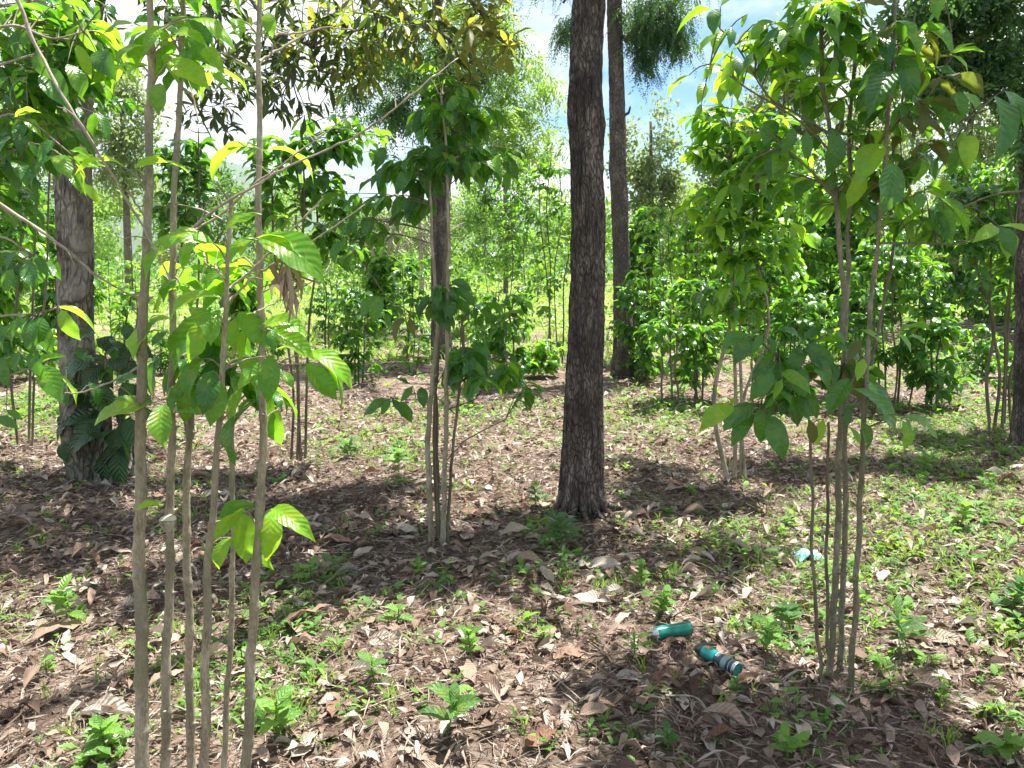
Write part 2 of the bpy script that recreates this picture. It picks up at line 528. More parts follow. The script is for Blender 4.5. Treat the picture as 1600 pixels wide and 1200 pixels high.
# ------------------------------------------------------------------ leaf shapes (unit length along +Y)
def leaf_tpl(width=0.42, nl=8, nw=4, droop=0.7, fold=0.12, wave=0.03, peak=0.45, tip=1.0, seed=0, curl=0.0):
    r = np.random.default_rng(seed)
    v = np.linspace(0, 1, nl + 1)
    vv = np.clip(v, 0.001, 1)
    k = math.log(0.5) / math.log(peak)
    prof = np.sin(math.pi * vv ** k) ** (0.75)
    prof = prof * (1 - 0.62 * tip * np.clip((vv - 0.74) / 0.26, 0, 1) ** 0.8)
    prof[0] = 0.04
    prof[-1] = 0.015
    ang = droop * (v - 0.5)
    dy, dz = np.cos(ang), -np.sin(ang)
    Y = np.concatenate([[0], np.cumsum((dy[1:] + dy[:-1]) / 2) / nl])
    Z = np.concatenate([[0], np.cumsum((dz[1:] + dz[:-1]) / 2) / nl])
    s = 1 / max(1e-3, Y[-1])
    Y, Z = Y * s, (Z - Z[-1] * v) * s
    V, UV = [], []
    ph = r.uniform(0, 6.28, 2)
    sweep = r.uniform(-0.05, 0.05)
    for i in range(nl + 1):
        for j in range(nw + 1):
            u = 2 * j / nw - 1
            x = u * prof[i] * width / 2
            z = Z[i] + fold * abs(x) - curl * x * x * 8
            z += wave * abs(u) * (math.sin(v[i] * 8.5 + ph[0 if u < 0 else 1]) + 0.5 * math.sin(v[i] * 19 + ph[1])) * prof[i]
            V.append((x + sweep * math.sin(v[i] * math.pi), Y[i], z))
            UV.append((0.5 + u / 2, v[i]))
    F = []
    for i in range(nl):
        for j in range(nw):
            a = i * (nw + 1) + j
            F.append((a, a + 1, a + nw + 2, a + nw + 1))
    return np.array(V), np.array(F), np.array(UV)

COFFEE = [leaf_tpl(0.42, 10, 6, 1.3, 0.22, 0.030, seed=1), leaf_tpl(0.46, 10, 6, 0.7, 0.38, 0.035, seed=2),
          leaf_tpl(0.38, 10, 6, 1.8, 0.28, 0.028, seed=3), leaf_tpl(0.44, 10, 6, 0.9, 0.55, 0.035, seed=4),
          leaf_tpl(0.40, 10, 6, 1.5, -0.12, 0.045, seed=5)]
COFFEE_LOW = [leaf_tpl(0.42, 3, 2, 0.9, 0.2, 0.03, seed=11), leaf_tpl(0.40, 3, 2, 0.5, 0.3, 0.05, seed=12)]
LANCE = [leaf_tpl(0.27, 6, 2, 0.5, 0.3, 0.02, peak=0.6, seed=21), leaf_tpl(0.24, 6, 2, 1.0, 0.2, 0.02, peak=0.58, seed=22)]
OVATE = [leaf_tpl(0.56, 3, 2, 0.6, 0.2, 0.03, peak=0.40, seed=31), leaf_tpl(0.50, 3, 2, 0.9, 0.1, 0.05, peak=0.42, seed=32)]
LANCE_LOW = [leaf_tpl(0.24, 3, 2, 0.7, 0.2, 0.02, peak=0.5, seed=35), leaf_tpl(0.20, 3, 2, 1.1, 0.2, 0.02, peak=0.5, seed=36)]
OVATE_HI = [leaf_tpl(0.55, 7, 4, 0.6, 0.2, 0.035, peak=0.40, seed=33), leaf_tpl(0.50, 7, 4, 1.0, 0.15, 0.045, peak=0.42, seed=34)]
DRY = [leaf_tpl(0.42, 9, 4, 0.7, 0.35, 0.06, seed=41, curl=0.1), leaf_tpl(0.34, 9, 4, -0.8, 0.6, 0.08, seed=42, curl=0.2),
       leaf_tpl(0.30, 9, 4, 0.4, 0.9, 0.06, seed=43, curl=-0.2), leaf_tpl(0.46, 9, 4, -0.5, 0.1, 0.09, seed=44, curl=-0.2),
       leaf_tpl(0.26, 9, 4, 1.2, 1.1, 0.05, seed=45, curl=-0.3)]
DRY_LOW = [leaf_tpl(0.45, 3, 2, 1.2, 0.6, 0.10, seed=51), leaf_tpl(0.40, 3, 2, -1.0, 0.8, 0.12, seed=52), leaf_tpl(0.34, 3, 2, 1.8, 0.5, 0.10, seed=53)]
def strip_tpl(seed, n=3, bend=1.3):
    r = np.random.default_rng(seed)
    V, F, UV = [], [], []
    a, p = 0.0, np.zeros(2)
    pts = []
    for i in range(n + 1):
        pts.append(p.copy())
        a += r.normal(0, bend / n)
        p = p + np.array([math.sin(a), math.cos(a)]) / n
    z0 = r.normal(0, 0.05, n + 1); z0[0] = 0; z0[1:-1] += 0.06
    for i, q in enumerate(pts):
        w_ = 0.035 * (1 - abs(2 * i / n - 1) ** 2 * 0.8)
        tw = r.uniform(-1, 1)
        V += [(q[0] - w_, q[1], z0[i] + w_ * tw), (q[0] + w_, q[1], z0[i] - w_ * tw)]
        UV += [(0, i / n), (1, i / n)]
    for i in range(n):
        F.append((2 * i, 2 * i + 1, 2 * i + 3, 2 * i + 2))
    return np.array(V), np.array(F), np.array(UV)
STRIPS = [strip_tpl(s) for s in range(8)]
MESH_CACHE = {}

def leaf_mesh(family, k, mat):
    key = (family, k, mat)
    if key not in MESH_CACHE:
        a = Acc()
        a.add(*{'coffee': COFFEE, 'lance': LANCE, 'ovate': OVATE_HI, 'dry': DRY, 'broad': BROAD}[family][k])
        MESH_CACHE[key] = a.mesh('leaf', M[mat])
    return MESH_CACHE[key]

BROAD = [leaf_tpl(0.52, 9, 4, 1.0, 0.10, 0.05, peak=0.48, seed=61), leaf_tpl(0.48, 9, 4, 1.3, 0.2, 0.05, peak=0.5, seed=62)]
FAM = {'coffee': COFFEE, 'lance': LANCE, 'ovate': OVATE_HI, 'dry': DRY, 'broad': BROAD}
LOW = {'coffee': COFFEE_LOW, 'lance': LANCE, 'ovate': OVATE, 'dry': DRY_LOW, 'broad': COFFEE_LOW}

class Plant:
    """a plant: an Empty at its foot, stems and branches, and leaves; up to `cap` leaves as objects, the rest one part"""
    def __init__(self, name, loc, label, cat, group=None, cap=300, family='coffee'):
        self.root = empty(name, loc, label, cat, group)
        self.loc = Vector(loc)
        self.leaves, self.cap, self.family, self.stems = [], cap, family, []
    def stem(self, pts, r0, r1, mat='stem', ns=10, nodes=0.0, name='stem', k=6, knob=0.35):
        pp = smooth_path(pts, k)
        if nodes:
            # resample finely so that the swollen nodes show
            L_ = [0]
            for a, b in zip(pp, pp[1:]):
                L_.append(L_[-1] + (b - a).length)
            tot = L_[-1]
            m = max(8, int(tot / 0.011))
            arr = np.array([tuple(p) for p in pp])
            s = np.linspace(0, tot, m)
            q = np.stack([np.interp(s, L_, arr[:, i]) for i in range(3)], 1)
            q += np.stack([np.sin(s * 23 + r0 * 900) * 0.0012, np.cos(s * 19) * 0.0012, s * 0], 1)
            rad = np.interp(s, [0, tot], [r0, r1])
            ph = (s / nodes + random.random()) % 1.0
            dd = np.minimum(ph, 1 - ph) * nodes
            rad = rad * (1 + knob * np.exp(-(dd / 0.009) ** 2) + 0.05 * np.sin(s * 41))
            zig = np.floor(s / nodes)
            wob = np.interp(s, np.arange(0, tot + nodes, nodes), np.random.default_rng(int(r0 * 7e5)).normal(0, 0.0028, len(np.arange(0, tot + nodes, nodes))))
            q[:, 0] += wob
            V, F = tube(q, rad, ns, 0.07, seed=int(r0 * 1e5))
            extra = []
            for zi in range(1, int(tot / nodes)):
                if random.random() < 0.75:
                    m_ = int(np.argmin(dd + (np.abs(s - zi * nodes) > nodes * 0.5) * 9))
                    an = random.uniform(-0.5, 0.5) + (zi % 2) * 1.57
                    for sg in (1, -1):
                        if random.random() < 0.75:
                            dv = np.array([math.cos(an) * sg, math.sin(an) * sg, 0.35])
                            L2 = rad[m_] * random.uniform(1.2, 2.0)
                            extra.append(tube([q[m_] + dv * rad[m_] * 0.5, q[m_] + dv * (rad[m_] * 0.8 + L2 * 0.3), q[m_] + dv * (rad[m_] * 0.8 + L2 * 0.6)], [rad[m_] * 0.42, rad[m_] * 0.3, rad[m_] * 0.16], 6))
        else:
            rad = np.linspace(r0, r1, len(pp))
            V, F = tube(pp, rad, ns, 0.04)
        a = Acc()
        a.add(V, F)
        for e_ in (extra if nodes else []):
            a.add(*e_)
        a.build(name, M[mat], self.root)
        if name == 'stem':
            self.stems.append(pp)
        return pp
    def leaf(self, base, tip, wid, mat, up, k=None):
        self.leaves.append((Vector(base), Vector(tip), wid, mat, Vector(up), random.randrange(len(FAM[self.family])) if k is None else k))
    def near_stem(self, p, low=0.12):
        best, bp = 1e9, None
        for pp in self.stems:
            for q in pp:
                dxy = math.hypot(q.x - p.x, q.y - p.y)
                dz = (p.z - q.z)
                sc = dxy + abs(dz - low) * 0.8
                if sc < best:
                    best, bp = sc, q
        return bp
    def twig(self, a, b, r=0.003, mat='stem_dark', sag=0.03, acc=None, name='branch'):
        m = a.lerp(b, 0.5) + Vector((0, 0, sag))
        pp = smooth_path([a, m, b], 2)
        V, F = tube(pp, np.linspace(r, r * 0.5, len(pp)), 4 if acc else 6)
        if acc is not None:
            acc.add(V, F)
        else:
            x = Acc(); x.add(V, F); x.build(name, M[mat], self.root)
        return pp
    def whorl(self, pp, nleaf, size, mats, droop=0.5, outward=None):
        """opposite leaf pairs on the outer part of a twig"""
        n = len(pp)
        for i in range(nleaf):
            t = 1 - 0.62 * (i // 2) / max(1, nleaf / 2)
            f = t * (n - 1)
            j = min(n - 2, int(f))
            p = pp[j].lerp(pp[j + 1], f - j)
            ax = (pp[j + 1] - pp[j]).normalized()
            side = ax.cross(Vector((0, 0, 1)))
            if side.length < 0.1:
                side = Vector((1, 0, 0))
            side.normalize()
            sg = 1 if i % 2 else -1
            d = ax * random.uniform(0.2, 0.9) + side * sg * random.uniform(0.5, 1.0) + Vector((0, 0, -droop * random.uniform(0.3, 1.7)))
            d += Vector((random.gauss(0, .2), random.gauss(0, .2), random.gauss(0, .15)))
            d.normalize()
            s = size * random.uniform(0.65, 1.15)
            up = Vector((random.gauss(0, 0.35), random.gauss(0, 0.35), 1))
            self.leaf(p, p + d * s, 1.0, random.choice(mats), up)
    def cluster(self, c, rad, ntw, size, mats, droop=0.6, npair=3, acc=None, low=0.12, mat='stem_dark', r=0.003):
        for _ in range(ntw):
            while True:
                q = Vector((random.uniform(-1, 1), random.uniform(-1, 1), random.uniform(-1, 1)))
                if q.length < 1:
                    break
            e = Vector((c.x + q.x * rad[0], c.y + q.y * rad[1], c.z + q.z * rad[2]))
            s = self.near_stem(e, low)
            if (e - s).length > 0.45:      # leave from a point on the way, on an earlier twig
                s2 = s.lerp(e, 0.0)
            pp = self.twig(s, e, r, mat, acc=acc)
            self.whorl(pp, npair * 2, size, mats, droop)
    def finish(self, stuff_mat=None, low=True):
        cam_p = Vector((0, 0, CAM_H))
        def show(l):
            c = (l[0] + l[1]) / 2
            q = proj(c)
            vis = q is not None and -40 < q[0] < 1640 and -40 < q[1] < 1240
            return (0 if vis else 1, -(l[1] - l[0]).length / max(0.3, (c - cam_p).length))
        self.leaves.sort(key=show)
        for b, t, wd, mat, up, k in self.leaves[:self.cap]:
            L_ = (t - b).length
            R = frame(t - b, up)
            mt = Matrix([[R[i][0] * L_ * wd, R[i][1] * L_, R[i][2] * L_, (b - self.loc)[i]] for i in range(3)] + [[0, 0, 0, 1]])
            o = bpy.data.objects.new('leaf', leaf_mesh(self.family, k, mat))
            o.matrix_basis = mt
            COL.objects.link(o)
            o.parent = self.root
        rest = self.leaves[self.cap:]
        by = {}
        for l in rest:
            by.setdefault(l[3], []).append(l)
        big = None
        for mat, ls in by.items():
            a = Acc()
            low_t = LOW[self.family]
            R = frames(np.array([tuple(l[1] - l[0]) for l in ls]), np.array([tuple(l[4]) for l in ls]))
            Ls = np.array([(l[1] - l[0]).length for l in ls])
            R = R * Ls[:, None, None]
            T = np.array([tuple(l[0]) for l in ls])
            for kk in range(len(low_t)):
                m = np.arange(len(ls)) % len(low_t) == kk
                a.many(low_t[kk], R[m], T[m], rng.random(m.sum()))
            a.build('foliage', M[mat], self.root, 'stuff')

# ------------------------------------------------------------------ ground
def build_ground():
    ys = [-8.0]
    while ys[-1] < 3500:
        y = ys[-1]
        ys.append(y + (0.5 if y < 1.5 else max(0.055, 0.018 * (y + 1)) * (1 if y < 60 else 3)))
    ys = np.array(ys)
    u = np.linspace(-1, 1, 261)
    X, Y = [], []
    V, UV = [], []
    for y in ys:
        half = max(9.0, y * 1.6 + 8)
        x = half * (0.45 * u + 0.55 * u ** 3)
        V.append(np.stack([x, np.full_like(x, y), np.zeros_like(x)], 1))
    V = np.concatenate(V)
    z = gz(V[:, 0], V[:, 1])
    near = np.exp(-np.maximum(0, V[:, 1] - 3) / 8)
    z = z + near * 0.007 * (np.sin(V[:, 0] * 31 + 3 * np.sin(V[:, 1] * 11)) + np.sin(V[:, 1] * 37 + 3 * np.sin(V[:, 0] * 13)))
    V[:, 2] = z
    m = len(u)
    idx = np.arange(len(ys) - 1)[:, None] * m + np.arange(m - 1)[None]
    F = np.stack([idx, idx + 1, idx + m + 1, idx + m], 2).reshape(-1, 4)
    mt, n, l = new_mat('litter_covered_soil')
    o = n.new('ShaderNodeOutputMaterial')
    geo = n.new('ShaderNodeNewGeometry')
    sep = n.new('ShaderNodeSeparateXYZ')
    l(geo.outputs['Position'], sep.inputs[0])
    n1 = N(n, 'ShaderNodeTexNoise', i_Scale=1.1, i_Detail=8.0, i_Roughness=0.6)
    n2 = N(n, 'ShaderNodeTexNoise', i_Scale=22.0, i_Detail=8.0, i_Roughness=0.75, i_Distortion=1.5)
    n3 = N(n, 'ShaderNodeTexNoise', i_Scale=0.22, i_Detail=6.0)
    vo = N(n, 'ShaderNodeTexVoronoi', i_Scale=26.0)
    for q in (n1, n2, n3, vo):
        l(geo.outputs['Position'], q.inputs['Vector'])
    fac = math_n(n, l, 'ADD', math_n(n, l, 'MULTIPLY', n2.outputs['Fac'], 0.75), math_n(n, l, 'MULTIPLY', n1.outputs['Fac'], 0.3))
    dirt = ramp(n, l, fac, [(0.36, (0.055, 0.038, 0.028)), (0.5, (0.15, 0.105, 0.078)), (0.62, (0.30, 0.235, 0.185)), (0.75, (0.46, 0.39, 0.32))])
    green = ramp(n, l, n2.outputs['Fac'], [(0.3, (0.08, 0.14, 0.025)), (0.5, (0.19, 0.27, 0.05)), (0.7, (0.38, 0.40, 0.12))])
    # green field far off, patches of it nearer
    far = math_n(n, l, 'MULTIPLY', math_n(n, l, 'SUBTRACT', sep.outputs[1], 13.0), 0.05)
    gm = math_n(n, l, 'ADD', far, math_n(n, l, 'MULTIPLY', math_n(n, l, 'SUBTRACT', n3.outputs['Fac'], 0.55), 3.0))
    gm = math_n(n, l, 'ADD', gm, math_n(n, l, 'MULTIPLY', math_n(n, l, 'SUBTRACT', n1.outputs['Fac'], 0.5), 2.0))
    cl = n.new('ShaderNodeClamp')
    l(gm, cl.inputs[0])
    cl.inputs['Max'].default_value = 0.85
    mixc = n.new('ShaderNodeMixRGB')
    l(cl.outputs[0], mixc.inputs['Fac'])
    l(dirt, mixc.inputs['Color1'])
    l(green, mixc.inputs['Color2'])
    bs = n.new('ShaderNodeBsdfPrincipled')
    l(mixc.outputs[0], bs.inputs['Base Color'])
    bs.inputs['Roughness'].default_value = 0.9
    bs.inputs['Specular IOR Level'].default_value = 0.15
    bp = n.new('ShaderNodeBump')
    bp.inputs['Strength'].default_value = 0.9
    bp.inputs['Distance'].default_value = 0.03
    l(math_n(n, l, 'ADD', n2.outputs['Fac'], math_n(n, l, 'MULTIPLY', vo.outputs['Distance'], 0.5)), bp.inputs['Height'])
    l(bp.outputs[0], bs.inputs['Normal'])
    l(bs.outputs[0], o.inputs['Surface'])
    a = Acc()
    a.add(V, F)
    g = a.build('ground', mt)
    g['kind'] = 'structure'
    return g

ground = build_ground()

def build_hills():
    # wooded ridge far behind the field, highest on the left
    mt = plain_mat('far_forest', (0.05, 0.085, 0.035), 0.9, spec=0.1, noise=0.5)
    xs = np.linspace(-3200, 3200, 180)
    V = []
    rows = 26
    for r in range(rows):
        t = r / (rows - 1)
        y = 1500 + 1500 * t
        h = (290 * np.exp(-((xs + 1100) / 700) ** 2) + 130 * np.exp(-((xs - 300) / 900) ** 2) + 190 * np.exp(-((xs - 1900) / 800) ** 2) + 60)
        h = h + 28 * np.sin(xs / 130 + 2 * t) + 14 * np.sin(xs / 47 + 5 * t) + 9 * np.sin(xs / 21)
        prof = math.sin(min(1, t * 1.25) * math.pi / 2) ** 1.2
        base = gz(xs, np.full_like(xs, y)) - 8
        V.append(np.stack([xs, np.full_like(xs, y), base + h * prof], 1))
    V = np.concatenate(V)
    m = len(xs)
    idx = np.arange(rows - 1)[:, None] * m + np.arange(m - 1)[None]
    F = np.stack([idx, idx + 1, idx + m + 1, idx + m], 2).reshape(-1, 4)
    a = Acc(); a.add(V, F)
    h = a.build('hills', mt)
    h['kind'] = 'structure'
build_hills()

# ------------------------------------------------------------------ the big trees
def fbm_noise(a, h, seed, kx, kz, octs=4):
    r = np.random.default_rng(seed)
    out = np.zeros_like(a)
    amp = 1.0
    for _ in range(octs):
        for __ in range(3):
            k = max(1, round(kx * r.uniform(0.7, 1.3)))
            out += amp * np.sin(a * k + r.uniform(0, 6.28) + 1.7 * np.sin(h * kz * r.uniform(0.5, 1.5) + r.uniform(0, 6.28)) + h * r.uniform(-2, 2)) / 3
        kx *= 1.9; kz *= 1.9; amp *= 0.6
    return out

def trunk_mesh(path, radii, ns=72, step=0.02, fiss=0.012, seed=0, buttress=0.0, lumps=(), kx=9, kz=3):
    pp = smooth_path(path, 8)
    Ls = [0]
    for a, b in zip(pp, pp[1:]):
        Ls.append(Ls[-1] + (b - a).length)
    tot = Ls[-1]
    m = int(tot / step)
    s = np.linspace(0, tot, m)
    arr = np.array([tuple(p) for p in pp])
    q = np.stack([np.interp(s, Ls, arr[:, i]) for i in range(3)], 1)
    rad = np.interp(s, np.linspace(0, tot, len(radii)), radii)
    A = np.arange(ns) * 2 * math.pi / ns
    SS, AA = np.meshgrid(s, A, indexing='ij')
    nse = fbm_noise(AA, SS, seed, kx, kz)
    R = rad[:, None] * (1 + 0.03 * np.sin(SS * 3 + AA + seed)) + fiss * (nse - np.abs(fbm_noise(AA, SS, seed + 9, kx * 1.6, kz * 2.2, 2)))
    if buttress:
        R = R + buttress * np.exp(-SS / 0.28) * (0.55 + 0.45 * np.sin(AA * 6 + np.sin(AA * 2) + seed))
    for (h, ang, amp, hw, aw) in lumps:
        da = (AA - ang + math.pi) % (2 * math.pi) - math.pi
        R = R + amp * np.exp(-((SS - h) / hw) ** 2 - (da / aw) ** 2)
    X = q[:, 0][:, None] + R * np.cos(AA)
    Y = q[:, 1][:, None] + R * np.sin(AA)
    Z = np.repeat(q[:, 2][:, None], ns, 1)
    V = np.stack([X, Y, Z], 2).reshape(-1, 3)
    i = np.arange(m - 1)[:, None] * ns
    j = np.arange(ns)[None]
    k = (j + 1) % ns
    F = np.stack([i + j, i + k, i + ns + k, i + ns + j], 2).reshape(-1, 4)
    return V, F

def spray_tpl(n=14, ll=0.22, lw=0.2, seed=0, droop=0.5, spread=0.9):
    """a twig of leaflets on both sides, unit length"""
    r = np.random.default_rng(seed)
    V, F, UV = [], [], []
    for i in range(n):
        t = (i + 0.5) / n
        sg = 1 if i % 2 else -1
        base = np.array([0, t, -droop * t * t])
        d = np.array([sg * spread, 0.75, -0.35 - droop * r.uniform(0, 1)]) + r.normal(0, 0.2, 3)
        d /= np.linalg.norm(d)
        nn = np.array([0, 0, 1.0]) + r.normal(0, 0.4, 3)
        side = np.cross(d, nn); side /= np.linalg.norm(side)
        l_ = ll * (1 - 0.45 * t) * r.uniform(0.8, 1.2)
        w_ = l_ * lw
        b = len(V)
        V += [base, base + d * l_ * 0.5 + side * w_, base + d * l_, base + d * l_ * 0.5 - side * w_]
        F.append((b, b + 1, b + 2, b + 3))
        UV += [(0.5, 0), (1, 0.5), (0.5, 1), (0, 0.5)]
    return np.array(V), np.array(F), np.array(UV)

def clump_tpl(n=14, sz=0.3, lw=0.32, seed=0):
    r = np.random.default_rng(seed)
    V, F, UV = [], [], []
    for i in range(n):
        c = r.normal(0, 0.33, 3)
        d = r.normal(0, 1, 3) + np.array([0, 0, -0.4]); d /= np.linalg.norm(d)
        nn = r.normal(0, 0.7, 3) + np.array([0, 0, 1.0])
        side = np.cross(d, nn); side /= np.linalg.norm(side)
        l_ = sz * r.uniform(0.6, 1.2); w_ = l_ * lw
        b = len(V)
        V += [c, c + d * l_ * 0.5 + side * w_, c + d * l_, c + d * l_ * 0.5 - side * w_]
        F.append((b, b + 1, b + 2, b + 3))
        UV += [(0.5, 0), (1, 0.5), (0.5, 1), (0, 0.5)]
    return np.array(V), np.array(F), np.array(UV)

SPRAYS = [spray_tpl(22, 0.20, 0.16, s, 0.5) for s in (1, 2, 3)]
SPRAYS_WIDE = [spray_tpl(12, 0.38, 0.22, s, 0.4) for s in (4, 5, 6)]
CLUMPS = [clump_tpl(14, 0.42, 0.3, s) for s in (1, 2, 3)]
CLUMPS_FINE = [clump_tpl(26, 0.26, 0.28, s) for s in (4, 5, 6)]

def scatter(acc, tpls, centers, size, droop=0.4, seed=0, outward=None):
    r = np.random.default_rng(seed)
    m = len(centers)
    D = r.normal(0, 1, (m, 3)); D[:, 2] = D[:, 2] * 0.5 - droop
    if outward is not None:
        D += outward * 1.2
    Nn = r.normal(0, 0.4, (m, 3)); Nn[:, 2] += 1
    R = frames(D, Nn) * (size * r.uniform(0.6, 1.3, m))[:, None, None]
    k = r.integers(0, len(tpls), m)
    # tone belongs to whole boughs, so that light and dark clumps read
    tone = (0.35 + 0.25 * np.sin(centers[:, 0] * 1.9) * np.sin(centers[:, 1] * 1.3 + 1) + r.uniform(-0.25, 0.35, m)) % 1.0
    for i in range(len(tpls)):
        s = k == i
        acc.many(tpls[i], R[s], centers[s], tone[s])

def ball(n, c, rad, seed, hollow=0.35):
    r = np.random.default_rng(seed)
    q = r.normal(0, 1, (n, 3)); q /= np.linalg.norm(q, axis=1, keepdims=True)
    q *= (hollow + (1 - hollow) * r.random((n, 1))) 
    return np.asarray(c)[None] + q * np.asarray(rad)[None]

# --- main dark trunk in the middle
mb = G(912, 800)
mb = Vector((0.448, 4.78, float(gz(0.448, 4.78)) - 0.06))
main = empty('shade_tree', mb, 'thick dark straight trunk with fissured bark, nearest big trunk standing mid-frame', 'tree')
path = [mb, P(911, 700, 4.80), P(918, 400, 4.85), P(916, 170, 4.9), P(921, 0, 4.95), Vector((0.56, 5.1, 5.6)), Vector((0.6, 5.2, 8.5)), Vector((0.5, 5.3, 11.5))]
V, F = trunk_mesh(path, [0.138, 0.116, 0.104, 0.098, 0.094, 0.092, 0.09, 0.088, 0.085, 0.08, 0.07, 0.06, 0.045, 0.03], ns=90, step=0.02, fiss=0.0075, seed=3,
                  buttress=0.04, lumps=[(2.55, 3.0, 0.016, 0.12, 0.7), (2.45, 0.1, 0.02, 0.10, 0.5), (3.1, 3.2, 0.008, 0.3, 0.6)], kx=15, kz=5)
a = Acc(); a.add(V, F); a.build('trunk', M['bark_main'], main)

for i in range(7):
    an = -2.9 + i * 0.46 + random.uniform(-.1, .1)
    c0 = mb + Vector((math.cos(an) * 0.09, math.sin(an) * 0.09, 0.22))
    c1 = mb + Vector((math.cos(an) * 0.16, math.sin(an) * 0.16, 0.10))
    c2 = mb + Vector((math.cos(an + .1) * random.uniform(0.26, 0.36), math.sin(an + .1) * 0.28, 0.035))
    pp = smooth_path([c0, c1, c2], 5)
    V, F = tube(pp, np.linspace(0.035, 0.008, len(pp)), 10, 0.1, seed=i)
    a = Acc(); a.add(V, F); a.build('root', M['bark_main'], main)

# unseen crown overhead, its boughs placed to throw these shade spots on the litter
SHADE = [  # picture spot of the shade on the ground, radius (m), height of the bough
    (90, 820, 0.65, 6.2), (330, 830, 0.7, 6.8), (520, 800, 0.5, 7.4), (640, 860, 0.62, 6.3),
    (820, 850, 0.6, 7.0), (770, 900, 0.30, 5.6), (1010, 745, 0.5, 6.6), (1200, 735, 0.5, 7.3),
    (1130, 1130, 0.42, 5.2), (1420, 1120, 0.55, 5.6), 
    (1120, 860, 0.22, 6.2), (620, 760, 0.22, 6.8), (120, 760, 0.6, 7.6), (720, 640, 0.35, 6.9), (1500, 700, 0.6, 7.4),
    (1350, 640, 0.9, 7.8), (560, 520, 1.4, 8.0), (300, 560, 1.3, 8.4), (980, 575, 1.2, 8.8), (1000, 900, 0.12, 5.6)]
acc = Acc()
limb_from = [Vector((0.55, 5.08, 4.0)), Vector((0.57, 5.12, 5.0)), Vector((0.6, 5.15, 6.2)), Vector((0.6, 5.2, 7.6))]
rs_ = random.Random(12)
for i, (px, py, r, h) in enumerate(SHADE):
    g = G(px, py)
    # as low as it can hang and still be above the top of the picture
    h = max(h * 0.62, 1.5 + 0.345 * (g.y + 0.27 * h * 0.7) + 0.55 * r + 0.35)
    c = g + SUN_V * (h / SUN_V.z)
    if c.y < 9 and abs(c.x) < 6:
        st = min(limb_from, key=lambda q: abs(q.z - (c.z - 0.3)))
        mid = st.lerp(c, 0.5) + Vector((0, 0, 0.35))
        pp = smooth_path([st, mid, c], 5)
        V, F = tube(pp, np.linspace(0.035, 0.012, len(pp)), 8)
        b_ = Acc(); b_.add(V, F); b_.build('limb', M['bark_main'], main)
    k = max(1, int(5 * r + 1))
    for q in range(k):
        a_, ra = rs_.random() * 6.28, r * 0.62 * math.sqrt(rs_.random()) * (k > 1)
        r2 = r * (0.62 if k > 1 else 1.0) * rs_.uniform(0.6, 1.1)
        cc = c + Vector((math.cos(a_) * ra, math.sin(a_) * ra, rs_.uniform(0, 0.35)))
        n = int(230 * r2 * r2) + 10
        scatter(acc, SPRAYS_WIDE, ball(n, cc, (r2, r2, r2 * 0.35), 100 + i * 9 + q, 0.0), 0.37, 0.1, 200 + i * 9 + q)
crown = acc.build('crown', M['feather'], main, 'stuff')  # out-of-view leaf clumps, set along the sun rays to shape the shade

# --- second trunk, paler, behind and to the right
sb = G(975, 588)
second = empty('feathery_tree', sb, 'paler brown ringed trunk just behind the thick dark one, with drooping feathery foliage', 'tree')
D2 = sb.y
path = [sb - Vector((0, 0, .1)), P(973, 470, D2), P(967, 300, D2), P(963, 120, D2), P(960, 0, D2), P(958, -250, D2)]
V, F = trunk_mesh(path, [0.175, 0.145, 0.128, 0.122, 0.118, 0.112, 0.105, 0.105, 0.10, 0.09, 0.08], ns=72, step=0.03, fiss=0.008, seed=8,
                  buttress=0.06, lumps=[(2.6, 0.2, 0.02, 0.12, 0.6), (3.1, 3.0, 0.02, 0.1, 0.6)], kx=8, kz=5)
a = Acc(); a.add(V, F); a.build('trunk', M['bark_second'], second)
br = smooth_path([P(976, 62, D2), P(1010, 38, D2 - 0.2), P(1050, 5, D2 - 0.3), P(1100, -60, D2 - 0.4)], 5)
V, F = tube(br, np.linspace(0.06, 0.03, len(br)), 8, 0.05); a = Acc(); a.add(V, F); a.build('limb', M['bark_second'], second)
br = smooth_path([P(950, -30, D2), P(910, -40, D2 + 0.1), P(880, 5, D2 + 0.3)], 5)
V, F = tube(br, np.linspace(0.04, 0.015, len(br)), 6); a = Acc(); a.add(V, F); a.build('limb', M['bark_second'], second)
V, F = tube(smooth_path([P(975, 180, D2 - .1), P(982, 176, D2 - .12), P(985, 166, D2 - .14)], 4), [0.02] * 5 + [0.015] * 3 + [0.008], 6)
a = Acc(); a.add(V, F); a.build('snag', M['bark_second'], second)
acc = Acc()
for (px, py, rx, ry, n, s) in [(1020, 20, 60, 38, 480, 1), (1055, 50, 38, 36, 230, 2), (1010, 88, 24, 30, 110, 3), (1000, 60, 26, 26, 90, 4), (885, 42, 20, 26, 90, 5),
                                (1060, -60, 90, 50, 300, 6), (870, -60, 80, 45, 200, 7), (960, -110, 100, 50, 250, 8)]:
    c = P(px, py, D2 - 0.1)
    sc = D2 / FPX
    scatter(acc, SPRAYS, ball(n, c, (rx * sc, rx * sc, ry * sc), 300 + s, 0.1), 0.30, 1.6, 310 + s)
acc.build('crown', M['feather'], second, 'stuff')

